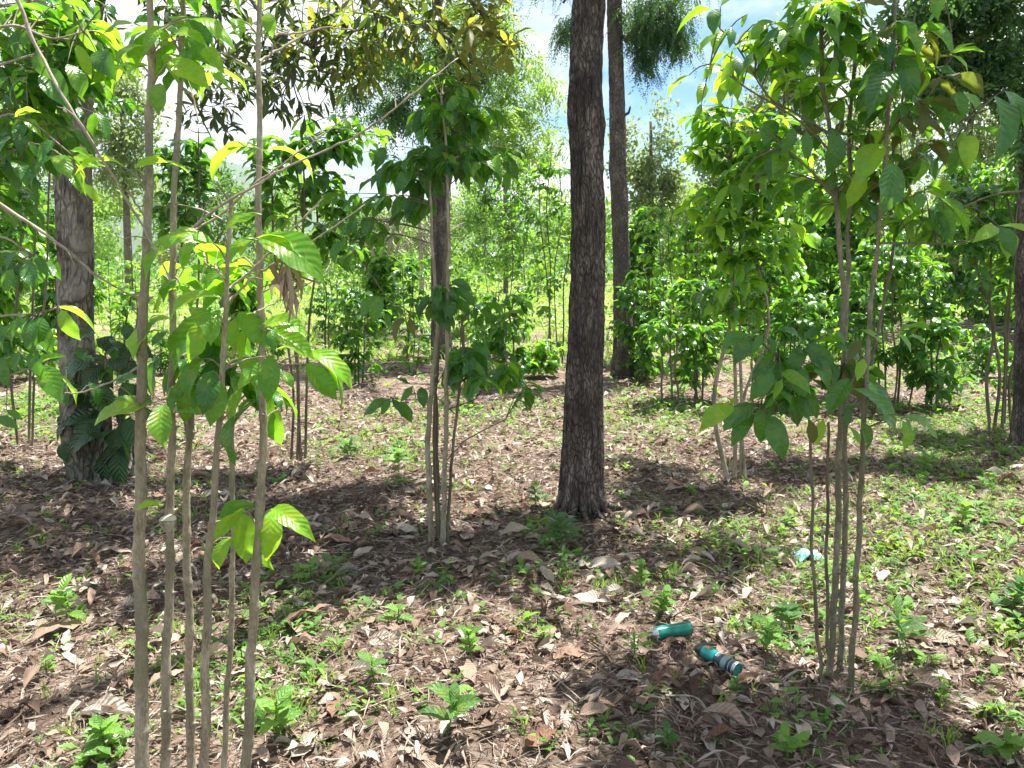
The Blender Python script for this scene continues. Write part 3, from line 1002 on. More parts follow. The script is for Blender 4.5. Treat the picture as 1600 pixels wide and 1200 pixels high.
# --- big pale trunk on the left with a flared, ribbed foot and the narrow-leaved canopy
lb = Vector((-2.98, 5.65, float(gz(-2.98, 5.65)) - 0.05))
left = Plant('lance_leaved_tree', lb, 'big pale grey double trunk on the left with a flared ribbed foot', 'tree', cap=300, family='lance')
path = [P(158, 772, 5.62), P(140, 700, 5.64), P(122, 560, 5.7), P(117, 420, 5.75), P(118, 310, 5.75)]
V, F = trunk_mesh(path, [0.185, 0.150, 0.132, 0.122, 0.118, 0.116, 0.110, 0.04], ns=80, step=0.025, fiss=0.014, seed=14, buttress=0.045, kx=4, kz=2,
                  lumps=[(0.55, 4.2, 0.03, 0.3, 0.5), (1.4, 5.0, -0.03, 1.0, 0.25)])
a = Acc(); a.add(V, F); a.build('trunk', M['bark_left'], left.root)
for pts, rr in (([P(115, 470, 5.72), P(113, 420, 5.75), P(108, 330, 5.75), P(98, 230, 5.8), P(80, 120, 5.9), P(50, -20, 6.0), P(20, -200, 6.2)], (0.10, 0.06)),
                ([P(119, 470, 5.70), P(124, 420, 5.72), P(124, 330, 5.72), P(125, 240, 5.7), P(133, 130, 5.6), P(150, 0, 5.5), P(190, -150, 5.3)], (0.095, 0.05))):
    pp = smooth_path(pts, 10)
    V, F = trunk_mesh(pts, [rr[0], (rr[0] + rr[1]) / 2, rr[1]], ns=48, step=0.03, fiss=0.006, seed=int(rr[0] * 999), kx=4, kz=2)
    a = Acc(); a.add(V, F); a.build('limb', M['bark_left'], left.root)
# ribbed roots at the foot
for i in range(11):
    an = math.pi + i * math.pi / 10
    c0 = lb + Vector((math.cos(an) * 0.13, math.sin(an) * 0.13, 0.50 + random.uniform(-.08, .1)))
    c1 = lb + Vector((math.cos(an) * 0.19, math.sin(an) * 0.19, 0.28))
    c2 = lb + Vector((math.cos(an) * 0.225, math.sin(an) * 0.225, 0.10))
    c3 = lb + Vector((math.cos(an) * 0.29, math.sin(an) * 0.29, -0.02))
    pp = smooth_path([c0, c1, c2, c3], 5)
    rad = [0.022 + 0.018 * math.sin(k / len(pp) * 3) + 0.008 * math.sin(k * 1.3 + i) for k in range(len(pp))]
    V, F = tube(pp, rad, 10, 0.08, seed=i)
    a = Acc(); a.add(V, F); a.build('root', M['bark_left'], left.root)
# long boughs of narrow leaves that reach over the middle of the picture
BOUGHS = [([P(150, 0, 5.5), P(240, -40, 5.2), P(330, 20, 4.9), P(345, 120, 4.8)], 0.02),
          ([P(240, -40, 5.2), P(360, -30, 4.7), P(430, 60, 4.4), P(455, 120, 4.3)], 0.02),
          ([P(240, -40, 5.2), P(420, -60, 4.7), P(560, -20, 4.5), P(640, 30, 4.4), P(700, 60, 4.4), P(715, 88, 4.4)], 0.024),
          ([P(560, -20, 4.5), P(690, -30, 4.4), P(770, 40, 4.3), P(790, 70, 4.3)], 0.018),
          ([P(560, -20, 4.5), P(590, 40, 4.6), P(560, 110, 4.6)], 0.012),
          ([P(345, 60, 4.85), P(330, 110, 4.8), P(315, 175, 4.8), P(330, 215, 4.8)], 0.010),
          ([P(430, 60, 4.4), P(480, 70, 4.3), P(500, 110, 4.3)], 0.008),
          ([P(150, 0, 5.5), P(90, -20, 5.0), P(20, 30, 4.8)], 0.02),
          ([P(690, 40, 4.4), P(690, 60, 4.4), P(700, 110, 4.4), P(735, 125, 4.4)], 0.009)]
for pts, r in BOUGHS:
    pp = smooth_path(pts, 5)
    V, F = tube(pp, np.linspace(r, r * 0.35, len(pp)), 7, 0.06)
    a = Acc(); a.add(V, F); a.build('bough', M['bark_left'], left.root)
    left.stems.append(pp)
def lance_cluster(px, py, rx, ry, d, ntw, mats, size=0.125):
    c = P(px, py, d); s = d / FPX
    for _ in range(ntw):
        e = c + Vector((random.uniform(-rx, rx) * s, random.uniform(-0.35, 0.35), random.uniform(-ry, ry) * s))
        st = left.near_stem(e, 0.0)
        if (st - e).length > 0.5:
            st = e + (st - e).normalized() * 0.3 + Vector((random.gauss(0, .05), 0, random.gauss(0, .05)))
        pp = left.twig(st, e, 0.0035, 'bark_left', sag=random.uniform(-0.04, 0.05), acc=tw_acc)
        ax = (pp[-1] - pp[-2]).normalized()
        n = random.randint(5, 8)
        off = random.random() * 6.28
        s1 = ax.orthogonal().normalized(); s2 = ax.cross(s1)
        for k in range(n):
            an = off + k * 2.4
            dd = ax * random.uniform(0.1, 0.9) + (s1 * math.cos(an) + s2 * math.sin(an)) + Vector((0, 0, -0.35))
            dd.normalize()
            L_ = size * random.uniform(0.6, 1.15)
            b = e - ax * random.uniform(0, 0.05)
            left.leaf(b, b + dd * L_, 1.0, random.choice(mats), Vector((random.gauss(0, .4), random.gauss(0, .4), 1)))
tw_acc = Acc()
D_ = ['lance']; T_ = ['lance', 'lance_green', 'lance_tan']
for args in [(330, 30, 40, 35, 4.9, 16, D_), (345, 115, 35, 40, 4.8, 16, D_), (325, 190, 22, 28, 4.8, 8, D_), (430, 60, 50, 50, 4.4, 26, D_), (445, 135, 45, 35, 4.35, 20, D_),
             (480, 60, 40, 50, 4.3, 22, D_ + T_), (545, 50, 50, 60, 4.5, 26, T_), (550, 105, 35, 25, 4.6, 8, T_), (620, 30, 55, 45, 4.4, 24, T_), (690, 40, 55, 50, 4.4, 22, T_),
             (760, 40, 40, 50, 4.3, 22, ['lance_tan']), (735, 125, 30, 25, 4.4, 7, ['lance_tan', 'lance']), (30, 20, 70, 50, 4.8, 18, D_), (110, 10, 60, 40, 5.0, 14, D_), (430, -60, 260, 50, 4.7, 40, D_)]:
    lance_cluster(*args)
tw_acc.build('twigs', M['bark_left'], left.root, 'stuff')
left.finish()

# --- trees further off
def tree(name, label, base, h, trunk_r, crown, mat='crown_dark', bark='bark_far', tpl=None, size=0.5, lean=0.0, group=None, limbs=3, cat='tree', vis=None):
    """crown: list of (dx, dz_fraction, rx, rz, n)"""
    tpl = tpl or CLUMPS
    root = empty(name, base, label, cat, group)
    top = base + Vector((lean, 0, h))
    pth = smooth_path([base - Vector((0, 0, .2)), base.lerp(top, 0.4) + Vector((random.uniform(-.1, .1), 0, 0)), top], 6)
    V, F = tube(pth, np.linspace(trunk_r, trunk_r * 0.35, len(pth)), 14, 0.07, seed=int(h * 100))
    a = Acc(); a.add(V, F); a.build('trunk', M[bark], root)
    acc = Acc()
    for i, (dx, fz, rx, rz, n) in enumerate(crown):
        c = base + Vector((dx + lean * fz, random.uniform(-0.3, 0.3) * rx, h * fz))
        s = base.lerp(top, max(0.25, fz - 0.25))
        if i < limbs:
            pp = smooth_path([s, s.lerp(c, 0.5) + Vector((0, 0, 0.1 * h * 0.2)), c], 4)
            V, F = tube(pp, np.linspace(trunk_r * 0.45, trunk_r * 0.15, len(pp)), 7, 0.05)
            b_ = Acc(); b_.add(V, F); b_.build('limb', M[bark], root)
        # uneven: several sub-balls
        rr = np.random.default_rng(int(abs(base.x * 37 + i * 11 + h * 5)) + 5)
        k = 7
        for j in range(k):
            q = rr.normal(0, 0.5, 3)
            cc = np.array(tuple(c)) + q * np.array([rx, rx, rz]) * 1.25
            f = rr.uniform(0.22, 0.5)
            pts = ball(max(3, n // k), cc, (rx * f, rx * f, rz * f), int(rr.integers(1e6)), 0.15)
            scatter(acc, tpl, pts, size, 0.5, int(rr.integers(1e6)))
    acc.build('crown', M[mat], root, 'stuff')
    return root

tb = G(690, 562)
tree('feathery_tree', 'dark straight trunk behind the slender middle coffee plant, with a dark feathery crown', tb, 7.2, 0.19,
     [(0.0, 0.56, 0.75, 0.9, 420), (-0.45, 0.72, 0.9, 0.9, 380), (0.45, 0.74, 0.9, 0.8, 360), (0, 0.92, 1.3, 0.9, 300)], 'feather', 'bark_main', SPRAYS, 0.5, cat='tree')
tb = Vector(((690 - 800) / FPX * 20, 20, float(gz(-1.8, 20))))
tree('feathery_tree', 'tall yellow-green feathery tree just left of the thick dark trunk', tb, 11.5, 0.16,
     [(0.9, 0.5, 1.1, 1.1, 260), (1.5, 0.56, 1.0, 1.1, 260), (0.7, 0.72, 1.1, 1.0, 300), (2.2, 0.42, 0.7, 0.6, 130), (0.4, 0.88, 1.3, 1.1, 260)], 'crown_light', 'bark_far', SPRAYS, 0.75)
# right-edge trunk and its crown
rb = G(1612, 700)
reb = empty('shade_tree', rb, 'dark trunk cut off by the right edge of the photo', 'tree')
path = [rb - Vector((0, 0, .1)), P(1610, 560, rb.y), P(1612, 350, rb.y), P(1622, 100, rb.y), P(1622, -100, rb.y), P(1600, -350, rb.y)]
V, F = trunk_mesh(path, [0.16, 0.12, 0.11, 0.11, 0.10, 0.095, 0.08, 0.07, 0.06], ns=64, step=0.03, fiss=0.006, seed=21, buttress=0.06, kx=7, kz=4)
a = Acc(); a.add(V, F); a.build('trunk', M['bark_main'], reb)
acc = Acc()
for pts in ([P(1620, 100, rb.y), P(1585, 110, rb.y), P(1560, 95, rb.y), P(1528, 62, rb.y), P(1470, 58, rb.y)],
            [P(1620, 120, rb.y), P(1580, 108, rb.y), P(1550, 94, rb.y), P(1500, 98, rb.y), P(1460, 98, rb.y)],
            [P(1616, 60, rb.y), P(1570, 75, rb.y), P(1520, 115, rb.y), P(1450, 145, rb.y), P(1420, 160, rb.y)],
            [P(1616, 10, rb.y), P(1590, 0, rb.y), P(1540, -10, rb.y), P(1490, -10, rb.y)]):
    pp = smooth_path(pts, 5)
    V, F = tube(pp, np.linspace(0.022, 0.008, len(pp)), 7, 0.05); a = Acc(); a.add(V, F); a.build('limb', M['bark_main'], reb)
    for q in pp[6:]:
        for _ in range(3):
            scatter(acc, SPRAYS_WIDE, ball(3, q + Vector((0, 0, random.uniform(-.05, .08))), (0.16, 0.2, 0.13), random.randrange(99999), 0), 0.22, 0.6, random.randrange(99999))
for (px, py, rx, ry, n) in [(1560, 10, 60, 26, 120), (1500, 15, 40, 30, 70), (1580, 60, 30, 30, 40), (1590, 150, 26, 40, 50), (1550, 135, 30, 18, 30), (1460, 5, 60, 30, 90), (1420, 25, 40, 30, 60), (1560, -60, 120, 40, 150), (1600, 230, 16, 60, 30)]:
    s = rb.y / FPX
    scatter(acc, SPRAYS_WIDE, ball(n, P(px, py, rb.y), (rx * s, rx * s, ry * s), px + n, 0), 0.22, 0.7, px)
acc.build('crown', M['feather'], reb, 'stuff')

FAR = [  # px of the foot, depth, top py, crown half width px, material, template, size, label
    (205, 30, 60, 75, 'crown_grey', CLUMPS_FINE, 1.0, 'pale loose tree seen between the big left trunk and the nearest coffee stems'),
    (40, 45, 120, 110, 'crown_dark', CLUMPS_FINE, 1.3, 'dense tree beyond the field at the left edge'),
    (330, 38, 250, 90, 'crown_dark', CLUMPS_FINE, 1.1, 'dark tree beyond the field behind the left coffee stems'),
    (470, 52, 300, 90, 'crown_light', CLUMPS_FINE, 1.3, 'light green tree beyond the field behind the hanging dead leaves'),
    (575, 40, 330, 60, 'crown_dark', CLUMPS_FINE, 1.0, 'small dark tree at the far side of the field, left of the bare one'),
    (700, 55, 290, 80, 'crown_light', CLUMPS_FINE, 1.3, 'pale rounded tree beyond the field behind the middle trunk'),
    (790, 42, 230, 60, 'crown_dark', CLUMPS_FINE, 1.0, 'dark green tree beyond the field left of the thick trunk'),
    (1015, 30, 190, 60, 'crown_grey', CLUMPS_FINE, 0.9, 'pale grey-green tree just right of the twin trunks'),
    (1075, 36, 290, 60, 'crown_light', CLUMPS_FINE, 1.0, 'light yellow-green tree behind the gap of white sky'),
    (1120, 28, 205, 50, 'crown_grey', CLUMPS_FINE, 0.9, 'greyish feathery tree at the right side of the sky gap'),
    (1200, 24, 20, 55, 'crown_grey', CLUMPS_FINE, 0.85, 'tall greyish tree behind the right coffee leaves'),
    (1330, 22, 70, 100, 'crown_grey', CLUMPS_FINE, 0.8, 'broad pale tree behind the two tall right coffee stems'),
    (1480, 19, 60, 90, 'crown_grey', CLUMPS_FINE, 0.7, 'pale tree with a short dark trunk above the brush pile'),
    (1590, 26, 190, 70, 'crown_light', CLUMPS_FINE, 0.9, 'pale tree behind the trunk at the right edge'),
    (1250, 40, 300, 90, 'crown_dark', CLUMPS_FINE, 1.1, 'dark tree low behind the right coffee rows'),
    (1420, 44, 310, 90, 'crown_light', CLUMPS_FINE, 1.1, 'light tree low behind the brush pile'),
    (140, 60, 280, 100, 'crown_light', CLUMPS_FINE, 1.5, 'light green far tree low behind the big left trunk'),
    (900, 60, 300, 100, 'crown_light', CLUMPS_FINE, 1.5, 'far tree hidden in part by the thick dark trunk'),
    (620, 70, 360, 110, 'crown_dark', CLUMPS_FINE, 1.6, 'far dark tree behind the bare grey branches'),
    (1560, 60, 320, 110, 'crown_dark', CLUMPS_FINE, 1.5, 'far dark tree at the right edge behind the coffee'),
    (-60, 70, 260, 120, 'crown_dark', CLUMPS_FINE, 1.6, 'far dark tree at the very left of the field'),
]
for (px, d, top, hw, mat, tpl, size, label) in FAR:
    x = (px - 800) / FPX * d
    z = float(gz(x, d))
    base = Vector((x, d, z))
    tz = P(px, top, d).z
    h = tz - z
    rx = hw * d / FPX
    size *= 1.2
    low = 0.22 if d > 34 else 0.42
    n = 130
    cr = [(-rx * 0.4, (low + 1) / 2, rx * 0.55, h * (1 - low) * 0.33, n), (rx * 0.4, (low + 1) / 2 - 0.05, rx * 0.55, h * (1 - low) * 0.33, n),
          (0, 0.86, rx * 0.5, h * 0.12, n // 2), (0, low + 0.12, rx * 0.7, h * 0.12, n // 2)]
    tree('tree', label, base, h, 0.012 * h + 0.06, cr, mat, 'bark_far', tpl, size * 0.6, lean=random.uniform(-.05, .05) * h, group='trees beyond the field')

# bare grey tree in the middle distance
bt = Vector(((605 - 800) / FPX * 34, 34, float(gz(-5.5, 34))))
bare = empty('bare_tree', bt, 'leaning bare grey tree trunks far off in the bright field gap', 'tree')
for pts, r in (([(590, 450), (583, 400), (570, 350)], 0.12), ([(605, 455), (603, 420), (612, 370), (622, 330)], 0.10), ([(660, 455), (658, 400), (655, 335)], 0.14), ([(616, 450), (618, 400), (630, 360), (650, 330)], 0.08)):
    pp = smooth_path([P(x, y, 34) for x, y in pts], 5)
    V, F = tube(pp, np.linspace(r, r * 0.4, len(pp)), 8, 0.08)
    a = Acc(); a.add(V, F); a.build('trunk', M['twig'], bare)
a = Acc()
for _ in range(150):
    p0 = P(random.uniform(580, 690), random.uniform(330, 400), 34)
    p1 = p0 + Vector((random.uniform(-1.4, 1.4), random.uniform(-.5, .5), random.uniform(-0.3, 1.2)))
    V, F = tube([p0, p0.lerp(p1, .5) + Vector((0, 0, .1)), p1], [0.03, 0.02, 0.01], 4)
    a.add(V, F)
a.build('branches', M['twig'], bare, 'stuff')

# low thicket that closes the view beyond the field
acc = Acc()
r_ = np.random.default_rng(5)
cx = r_.uniform(-75, 75, 2000); cy = r_.uniform(48, 85, 2000)
keep = np.abs(cx) < cy * 0.9
cx, cy = cx[keep], cy[keep]
cz = gz(cx, cy) + r_.uniform(0, 1, len(cx)) ** 1.2 * (3.6 + 1.2 * np.sin(cx * 0.3))
scatter(acc, CLUMPS_FINE, np.stack([cx, cy, cz], 1), 1.7, 0.3, 6)
tag(acc.build('treeline', M['crown_dark']), kind='stuff', label='low wooded thicket closing the view beyond the bright field', cat='woodland')

# ------------------------------------------------------------------ coffee plants
random_o = random.Random(3)
MM = {'m': 'mature', 'd': 'mature', 'i': 'mid', 'y': 'young', 'o': 'olive'}

def place_leaves(pl, rows, d, camface=0.5):
    for (bx, by, tx, ty, wpx, mt) in rows:
        if mt == 'o' and random_o.random() < 0.6:
            mt = random_o.choice('yim')
        d0 = d + random.uniform(-0.10, 0.10)
        b = P(bx, by, d0)
        t = P(tx, ty, d0 - random.uniform(-0.02, 0.05))
        L_ = (t - b).length
        wreal = wpx * d0 / FPX
        k = random.randrange(5)
        tpl_w = (0.40, 0.44, 0.36, 0.42, 0.38)[k]
        lp = math.hypot(tx - bx, ty - by)
        cf = camface
        wf = wreal / (L_ * tpl_w)
        wf = max(0.78, min(wf * 1.05, 1.12)) * random.uniform(0.88, 1.12)
        t = b + (t - b) * 1.12
        if pl.family == 'coffee' and mt == 'm' and d < 2.2 and random.random() < 0.5:
            mt = 'i'
        elif mt == 'i' and d < 2.2 and random.random() < 0.35:
            mt = 'y'
        # a narrow leaf is seen nearly edge on
        if wpx / lp < 0.3:
            up = Vector((random.gauss(0, .2), 0.15, 1))
        else:
            up = Vector((random.gauss(0, .25), -cf * 1.2, 1 - cf * 0.5))
        pl.leaf(b, t, wf, MM[mt], up, k)
        # petiole back to the nearest stem when it is close
        s = pl.near_stem(b, 0.04)
        if s is not None and (s - b).length < 0.22:
            pl.twig(s, b, 0.0028, 'stem', sag=0.01, acc=pl.tw)
        else:
            e = b + Vector((random.uniform(-.03, .03), 0.03, 0.015))
            pl.twig(b + (s - b).normalized() * 0.2, b, 0.0022, 'stem', sag=0.01, acc=pl.tw)

# A: nearest clump of tall bare stems, left of the middle
A_base = Vector((-0.82, 2.0, float(gz(-0.82, 2.0))))
A = Plant('coffee_plant', A_base, 'nearest coffee plant, six tall pale knobbly stems with large sunlit leaves', 'coffee plant', cap=300)
A.tw = Acc()
AS = [([(232, 1300), (225, 1200), (218, 900), (222, 600), (231, 300), (236, 60), (240, -160)], 1.95, 0.0190, 0.0060),
      ([(262, 1300), (258, 1200), (262, 1000), (266, 815), (270, 600), (272, 300), (285, 20), (292, -160)], 2.02, 0.0140, 0.0048),
      ([(304, 1300), (300, 1200), (292, 900), (290, 780), (297, 640), (300, 560)], 2.10, 0.0130, 0.0090),
      ([(312, 1300), (318, 1200), (326, 900), (336, 760), (348, 600), (355, 430), (360, 303)], 1.92, 0.0135, 0.0045),
      ([(346, 1300), (352, 1170), (360, 1000), (364, 850), (361, 700), (365, 620)], 2.12, 0.0090, 0.0065),
      ([(378, 1300), (384, 1200), (395, 1000), (404, 800), (411, 640), (405, 400), (403, 200), (408, -20), (412, -160)], 1.98, 0.0150, 0.0045)]
for pts, d, r0, r1 in AS:
    A.stem([P(x, y, d) for x, y in pts], r0, r1, 'stem', 14, nodes=random.uniform(0.11, 0.15), k=8, knob=0.28)
# the pruned stub
c = P(262, 812, 1.99)
V, F = tube([c - Vector((0.0, 0, 0.03)), c - Vector((0, 0, 0.012)), c], [0.012, 0.020, 0.0235], 12)
a = Acc(); a.add(V, F); stub = a.build('stub', M['stem'], A.root)
V, F = tube([c, c + Vector((0, -0.001, 0.003))], [0.0225, 0.0200], 12)
a = Acc(); a.add(V, F); a.build('cut_face', M['cut'], A.root)
for pts, r, nm in [([(20, -20), (60, 80), (130, 200), (215, 340), (268, 440)], 0.0065, 'bare_branch'), ([(-20, 305), (90, 380), (150, 430), (215, 468)], 0.006, 'bare_branch'),
                   ([(300, 358), (340, 325), (400, 290), (450, 260), (560, 210), (640, 150), (715, 90)], 0.0046, 'bare_branch'), ([(300, 362), (345, 335), (400, 287), (470, 235), (545, 182)], 0.0042, 'bare_branch'),
                   ([(360, 450), (400, 415), (440, 375), (505, 310)], 0.0045, 'bare_branch'), ([(358, 470), (400, 430), (430, 412), (470, 390), (570, 320)], 0.0045, 'bare_branch'),
                   ([(406, 95), (440, 75), (500, 45), (555, 47)], 0.0045, 'bare_branch'), ([(430, 55), (470, 50), (500, 45)], 0.004, 'bare_branch'),
                   ([(284, 138), (300, 150), (310, 190)], 0.005, 'bare_branch'), ([(215, 575), (170, 598), (120, 615), (95, 612)], 0.0038, 'bare_branch'),
                   ([(395, 490), (440, 468), (500, 430), (518, 408)], 0.0028, 'bare_branch'), ([(200, 300), (220, 330), (232, 345)], 0.004, 'bare_branch'),
                   ([(335, 415), (345, 430), (358, 450)], 0.004, 'bare_branch'), ([(318, 395), (322, 412), (336, 420), (355, 430)], 0.004, 'bare_branch')]:
    pp = smooth_path([P(x, y, 1.86 + 0.1 * random.random()) for x, y in pts], 7)
    pp = [p_ + Vector((random.gauss(0, .0012), 0, random.gauss(0, .0012))) for p_ in pp]
    V, F = tube(pp, np.linspace(r * 0.78, r * 0.3, len(pp)) * (1 + 0.18 * (np.arange(len(pp)) % 5 == 0)), 8, 0.05)
    a = Acc(); a.add(V, F)
    for q_ in range(3, len(pp) - 2, 5):
        if random.random() < 0.8:
            dv = Vector((random.gauss(0, 1), random.gauss(0, .5), random.gauss(0.2, 1))).normalized() * random.uniform(0.02, 0.07)
            a.add(*tube([pp[q_], pp[q_] + dv * 0.5 + Vector((0, 0, 0.006)), pp[q_] + dv], [r * 0.35, r * 0.25, r * 0.12], 5))
    a.build(nm, M['twig'], A.root)
place_leaves(A, [
    (330, 378, 246, 385, 40, 'y'), (333, 380, 286, 372, 22, 'y'), (303, 378, 288, 418, 32, 'i'), (268, 385, 232, 435, 22, 'y'), (255, 430, 260, 465, 12, 'm'),
    (345, 465, 275, 500, 40, 'i'), (350, 365, 404, 338, 22, 'y'), (403, 375, 365, 410, 30, 'y'), (405, 372, 497, 438, 45, 'y'), (400, 372, 488, 425, 28, 'i'),
    (372, 415, 405, 452, 36, 'o'), (352, 425, 320, 460, 34, 'o'), (271, 498, 222, 516, 34, 'y'), (240, 503, 212, 557, 40, 'y'), (330, 490, 278, 577, 50, 'i'), (334, 498, 300, 560, 34, 'y'),
    (338, 485, 330, 535, 26, 'i'), (240, 622, 252, 563, 34, 'm'), (238, 630, 157, 662, 32, 'i'), (256, 632, 258, 695, 46, 'i'), (270, 640, 340, 640, 30, 'm'),
    (320, 560, 300, 622, 34, 'm'), (330, 580, 318, 642, 38, 'm'), (210, 628, 180, 624, 12, 'i'), (372, 488, 415, 540, 34, 'i'), (372, 495, 368, 545, 32, 'y'), (300, 480, 320, 520, 30, 'i'),
    (425, 512, 428, 547, 20, 'm'), (412, 505, 475, 522, 30, 'y'), (428, 518, 485, 558, 28, 'y'), (483, 550, 543, 605, 30, 'y'), (432, 545, 522, 634, 36, 'y'),
    (478, 568, 522, 620, 28, 'm'), (423, 556, 418, 623, 46, 'i'), (400, 580, 375, 607, 32, 'i'), (378, 608, 365, 662, 44, 'm'), (425, 618, 430, 677, 32, 'm'),
    (445, 585, 458, 606, 16, 'i'), (365, 650, 372, 724, 44, 'o'), (345, 600, 330, 660, 36, 'm'), (380, 560, 395, 600, 30, 'm'), (300, 600, 290, 655, 30, 'm'), (435, 640, 440, 690, 26, 'm'),
    (380, 796, 340, 842, 22, 'y'), (378, 800, 384, 872, 40, 'y'), (425, 795, 417, 868, 36, 'y'), (425, 795, 486, 842, 28, 'y'), (400, 790, 345, 812, 18, 'i'),
    (362, 840, 345, 885, 26, 'o'), (415, 862, 427, 888, 14, 'y'), (243, 786, 215, 796, 14, 'i'), (250, 792, 232, 786, 10, 'y'),
    (256, 33, 208, 42, 28, 'm'), (255, 42, 230, 82, 38, 'y'), (240, 40, 203, 88, 36, 'i'), (235, 75, 190, 106, 32, 'i'), (232, 103, 203, 134, 30, 'y'), (215, 105, 185, 118, 12, 'y'),
    (212, 38, 165, 56, 16, 'y'), (272, 28, 293, 54, 28, 'y'), (294, 26, 330, 68, 30, 'm'), (298, 30, 360, 76, 26, 'y'), (266, 58, 320, 75, 24, 'y'), (318, 75, 348, 112, 30, 'y'),
    (265, 95, 322, 136, 30, 'y'), (292, 75, 298, 106, 14, 'm'), (250, 130, 248, 176, 28, 'i'), (262, 90, 282, 124, 24, 'm'), (270, 14, 264, -6, 12, 'y'), (290, 60, 330, 100, 26, 'i'),
    (195, 262, 125, 273, 14, 'y'), (212, 262, 292, 276, 16, 'y'), (332, 283, 402, 240, 22, 'y'), (415, 235, 482, 283, 22, 'y'), (418, 20, 425, 56, 32, 'i'), (370, 30, 376, 60, 26, 'i'),
    (465, 440, 495, 432, 14, 'y'), (268, 318, 262, 340, 40, 'o'), (385, 380, 375, 400, 34, 'y'), (180, 600, 215, 590, 16, 'm'), (385, 515, 380, 560, 30, 'y'), (260, 520, 240, 540, 24, 'o')], 1.95)
for (px, py, d, rx, ry, n, mats) in [(330, 560, 2.05, 60, 60, 9, ['mature', 'mature', 'mid']), (270, 80, 2.05, 60, 45, 6, ['mid', 'young', 'mature']), (380, 440, 2.05, 50, 40, 4, ['young', 'mid']), (400, 610, 2.08, 40, 40, 5, ['mature', 'mid']), (300, 420, 2.05, 40, 40, 3, ['young', 'mid']), (300, -60, 2.0, 160, 40, 10, ['mid', 'young'])]:
    s = d / FPX
    A.cluster(P(px, py, d), (rx * s, 0.10, ry * s), n, 0.11, mats, 0.7, 2, acc=A.tw, low=0.04)
# hanging bunch of dead leaves caught in the branches
ac = Acc()
for i in range(42):
    b = P(448 + random.uniform(-6, 8), 392 + random.uniform(-10, 40), 1.84 + random.uniform(-.02, .02))
    t = P(455 + random.gauss(4, 9), random.uniform(430, 512), 1.84 + random.uniform(-.03, .03))
    R = frame(t - b, (random.gauss(0, 1), -1, random.gauss(0, 1)))
    s = (t - b).length
    R = R * s; R[:, 0] *= random.uniform(0.6, 1.6)
    ac.many(STRIPS[i % 8], R[None], np.array([tuple(b)]), np.array([random.random()]))
ac.build('dead_leaves', M['straw'], A.root, 'stuff')
A.tw.build('petioles', M['stem'], A.root, 'stuff')
A.finish()

# J: near clump on the right
J_base = Vector((1.13, 2.75, float(gz(1.13, 2.75))))
J = Plant('coffee_plant', J_base, 'near coffee plant on the right, mottled stems behind the two green cans, big leaves', 'coffee plant', cap=300)
J.tw = Acc()
JS = [([(1300, 1150), (1296, 1080), (1303, 940), (1308, 860), (1312, 700), (1318, 520), (1312, 380), (1298, 240), (1285, 120), (1284, -60)], 2.75, 0.0145, 0.007),
      ([(1312, 1150), (1312, 1050), (1318, 900), (1322, 780), (1318, 600), (1324, 450), (1328, 300), (1330, 180), (1345, -60)], 2.82, 0.013, 0.006),
      ([(1322, 1150), (1330, 1040), (1338, 900), (1345, 760), (1352, 620), (1360, 500), (1372, 380), (1382, 250), (1395, 100), (1400, -60)], 2.68, 0.012, 0.006),
      ([(1290, 1140), (1282, 1050), (1272, 920), (1268, 800), (1266, 700), (1258, 620)], 2.7, 0.0085, 0.005),
      ([(1300, 1140), (1294, 1040), (1292, 900), (1292, 760), (1294, 660)], 2.9, 0.0085, 0.006),
      ([(1345, 640), (1395, 400), (1390, 300), (1410, 150), (1430, 20)], 2.9, 0.007, 0.004)]
for pts, d, r0, r1 in JS:
    J.stem([P(x, y, d) for x, y in pts], r0 * 0.92, r1 * 0.85, 'stem_dark' if r0 < 0.009 else 'stem_green', 12, nodes=random.uniform(0.07, 0.1), k=8, knob=0.2)
for pts, r in [([(1305, 310), (1270, 270), (1225, 230), (1200, 205)], 0.005), ([(1305, 300), (1360, 240), (1400, 190), (1430, 160)], 0.004), ([(1330, 230), (1290, 205), (1240, 175), (1200, 150), (1150, 70), (1125, 45)], 0.005),
               ([(1330, 320), (1370, 290), (1420, 260), (1480, 215), (1520, 195)], 0.004), ([(1390, 200), (1450, 150), (1480, 100), (1490, 86)], 0.004), ([(1320, 260), (1250, 190), (1170, 140), (1140, 118), (1110, 100)], 0.004),
               ([(1395, 100), (1450, 170), (1500, 190), (1555, 150), (1570, 140)], 0.004), ([(1375, 380), (1450, 380), (1500, 380), (1560, 353)], 0.004), ([(1345, 560), (1325, 610), (1300, 640), (1250, 650), (1205, 635)], 0.004),
               ([(1310, 600), (1280, 580), (1240, 560), (1215, 562)], 0.004), ([(1600, 298), (1550, 305), (1500, 325), (1440, 345)], 0.004)]:
    pp = smooth_path([P(x, y, 2.62 + 0.15 * random.random()) for x, y in pts], 5)
    V, F = tube(pp, np.linspace(r, r * 0.5, len(pp)), 7, 0.05)
    a = Acc(); a.add(V, F); a.build('branch', M['stem_dark'], J.root)
    J.stems.append(pp)
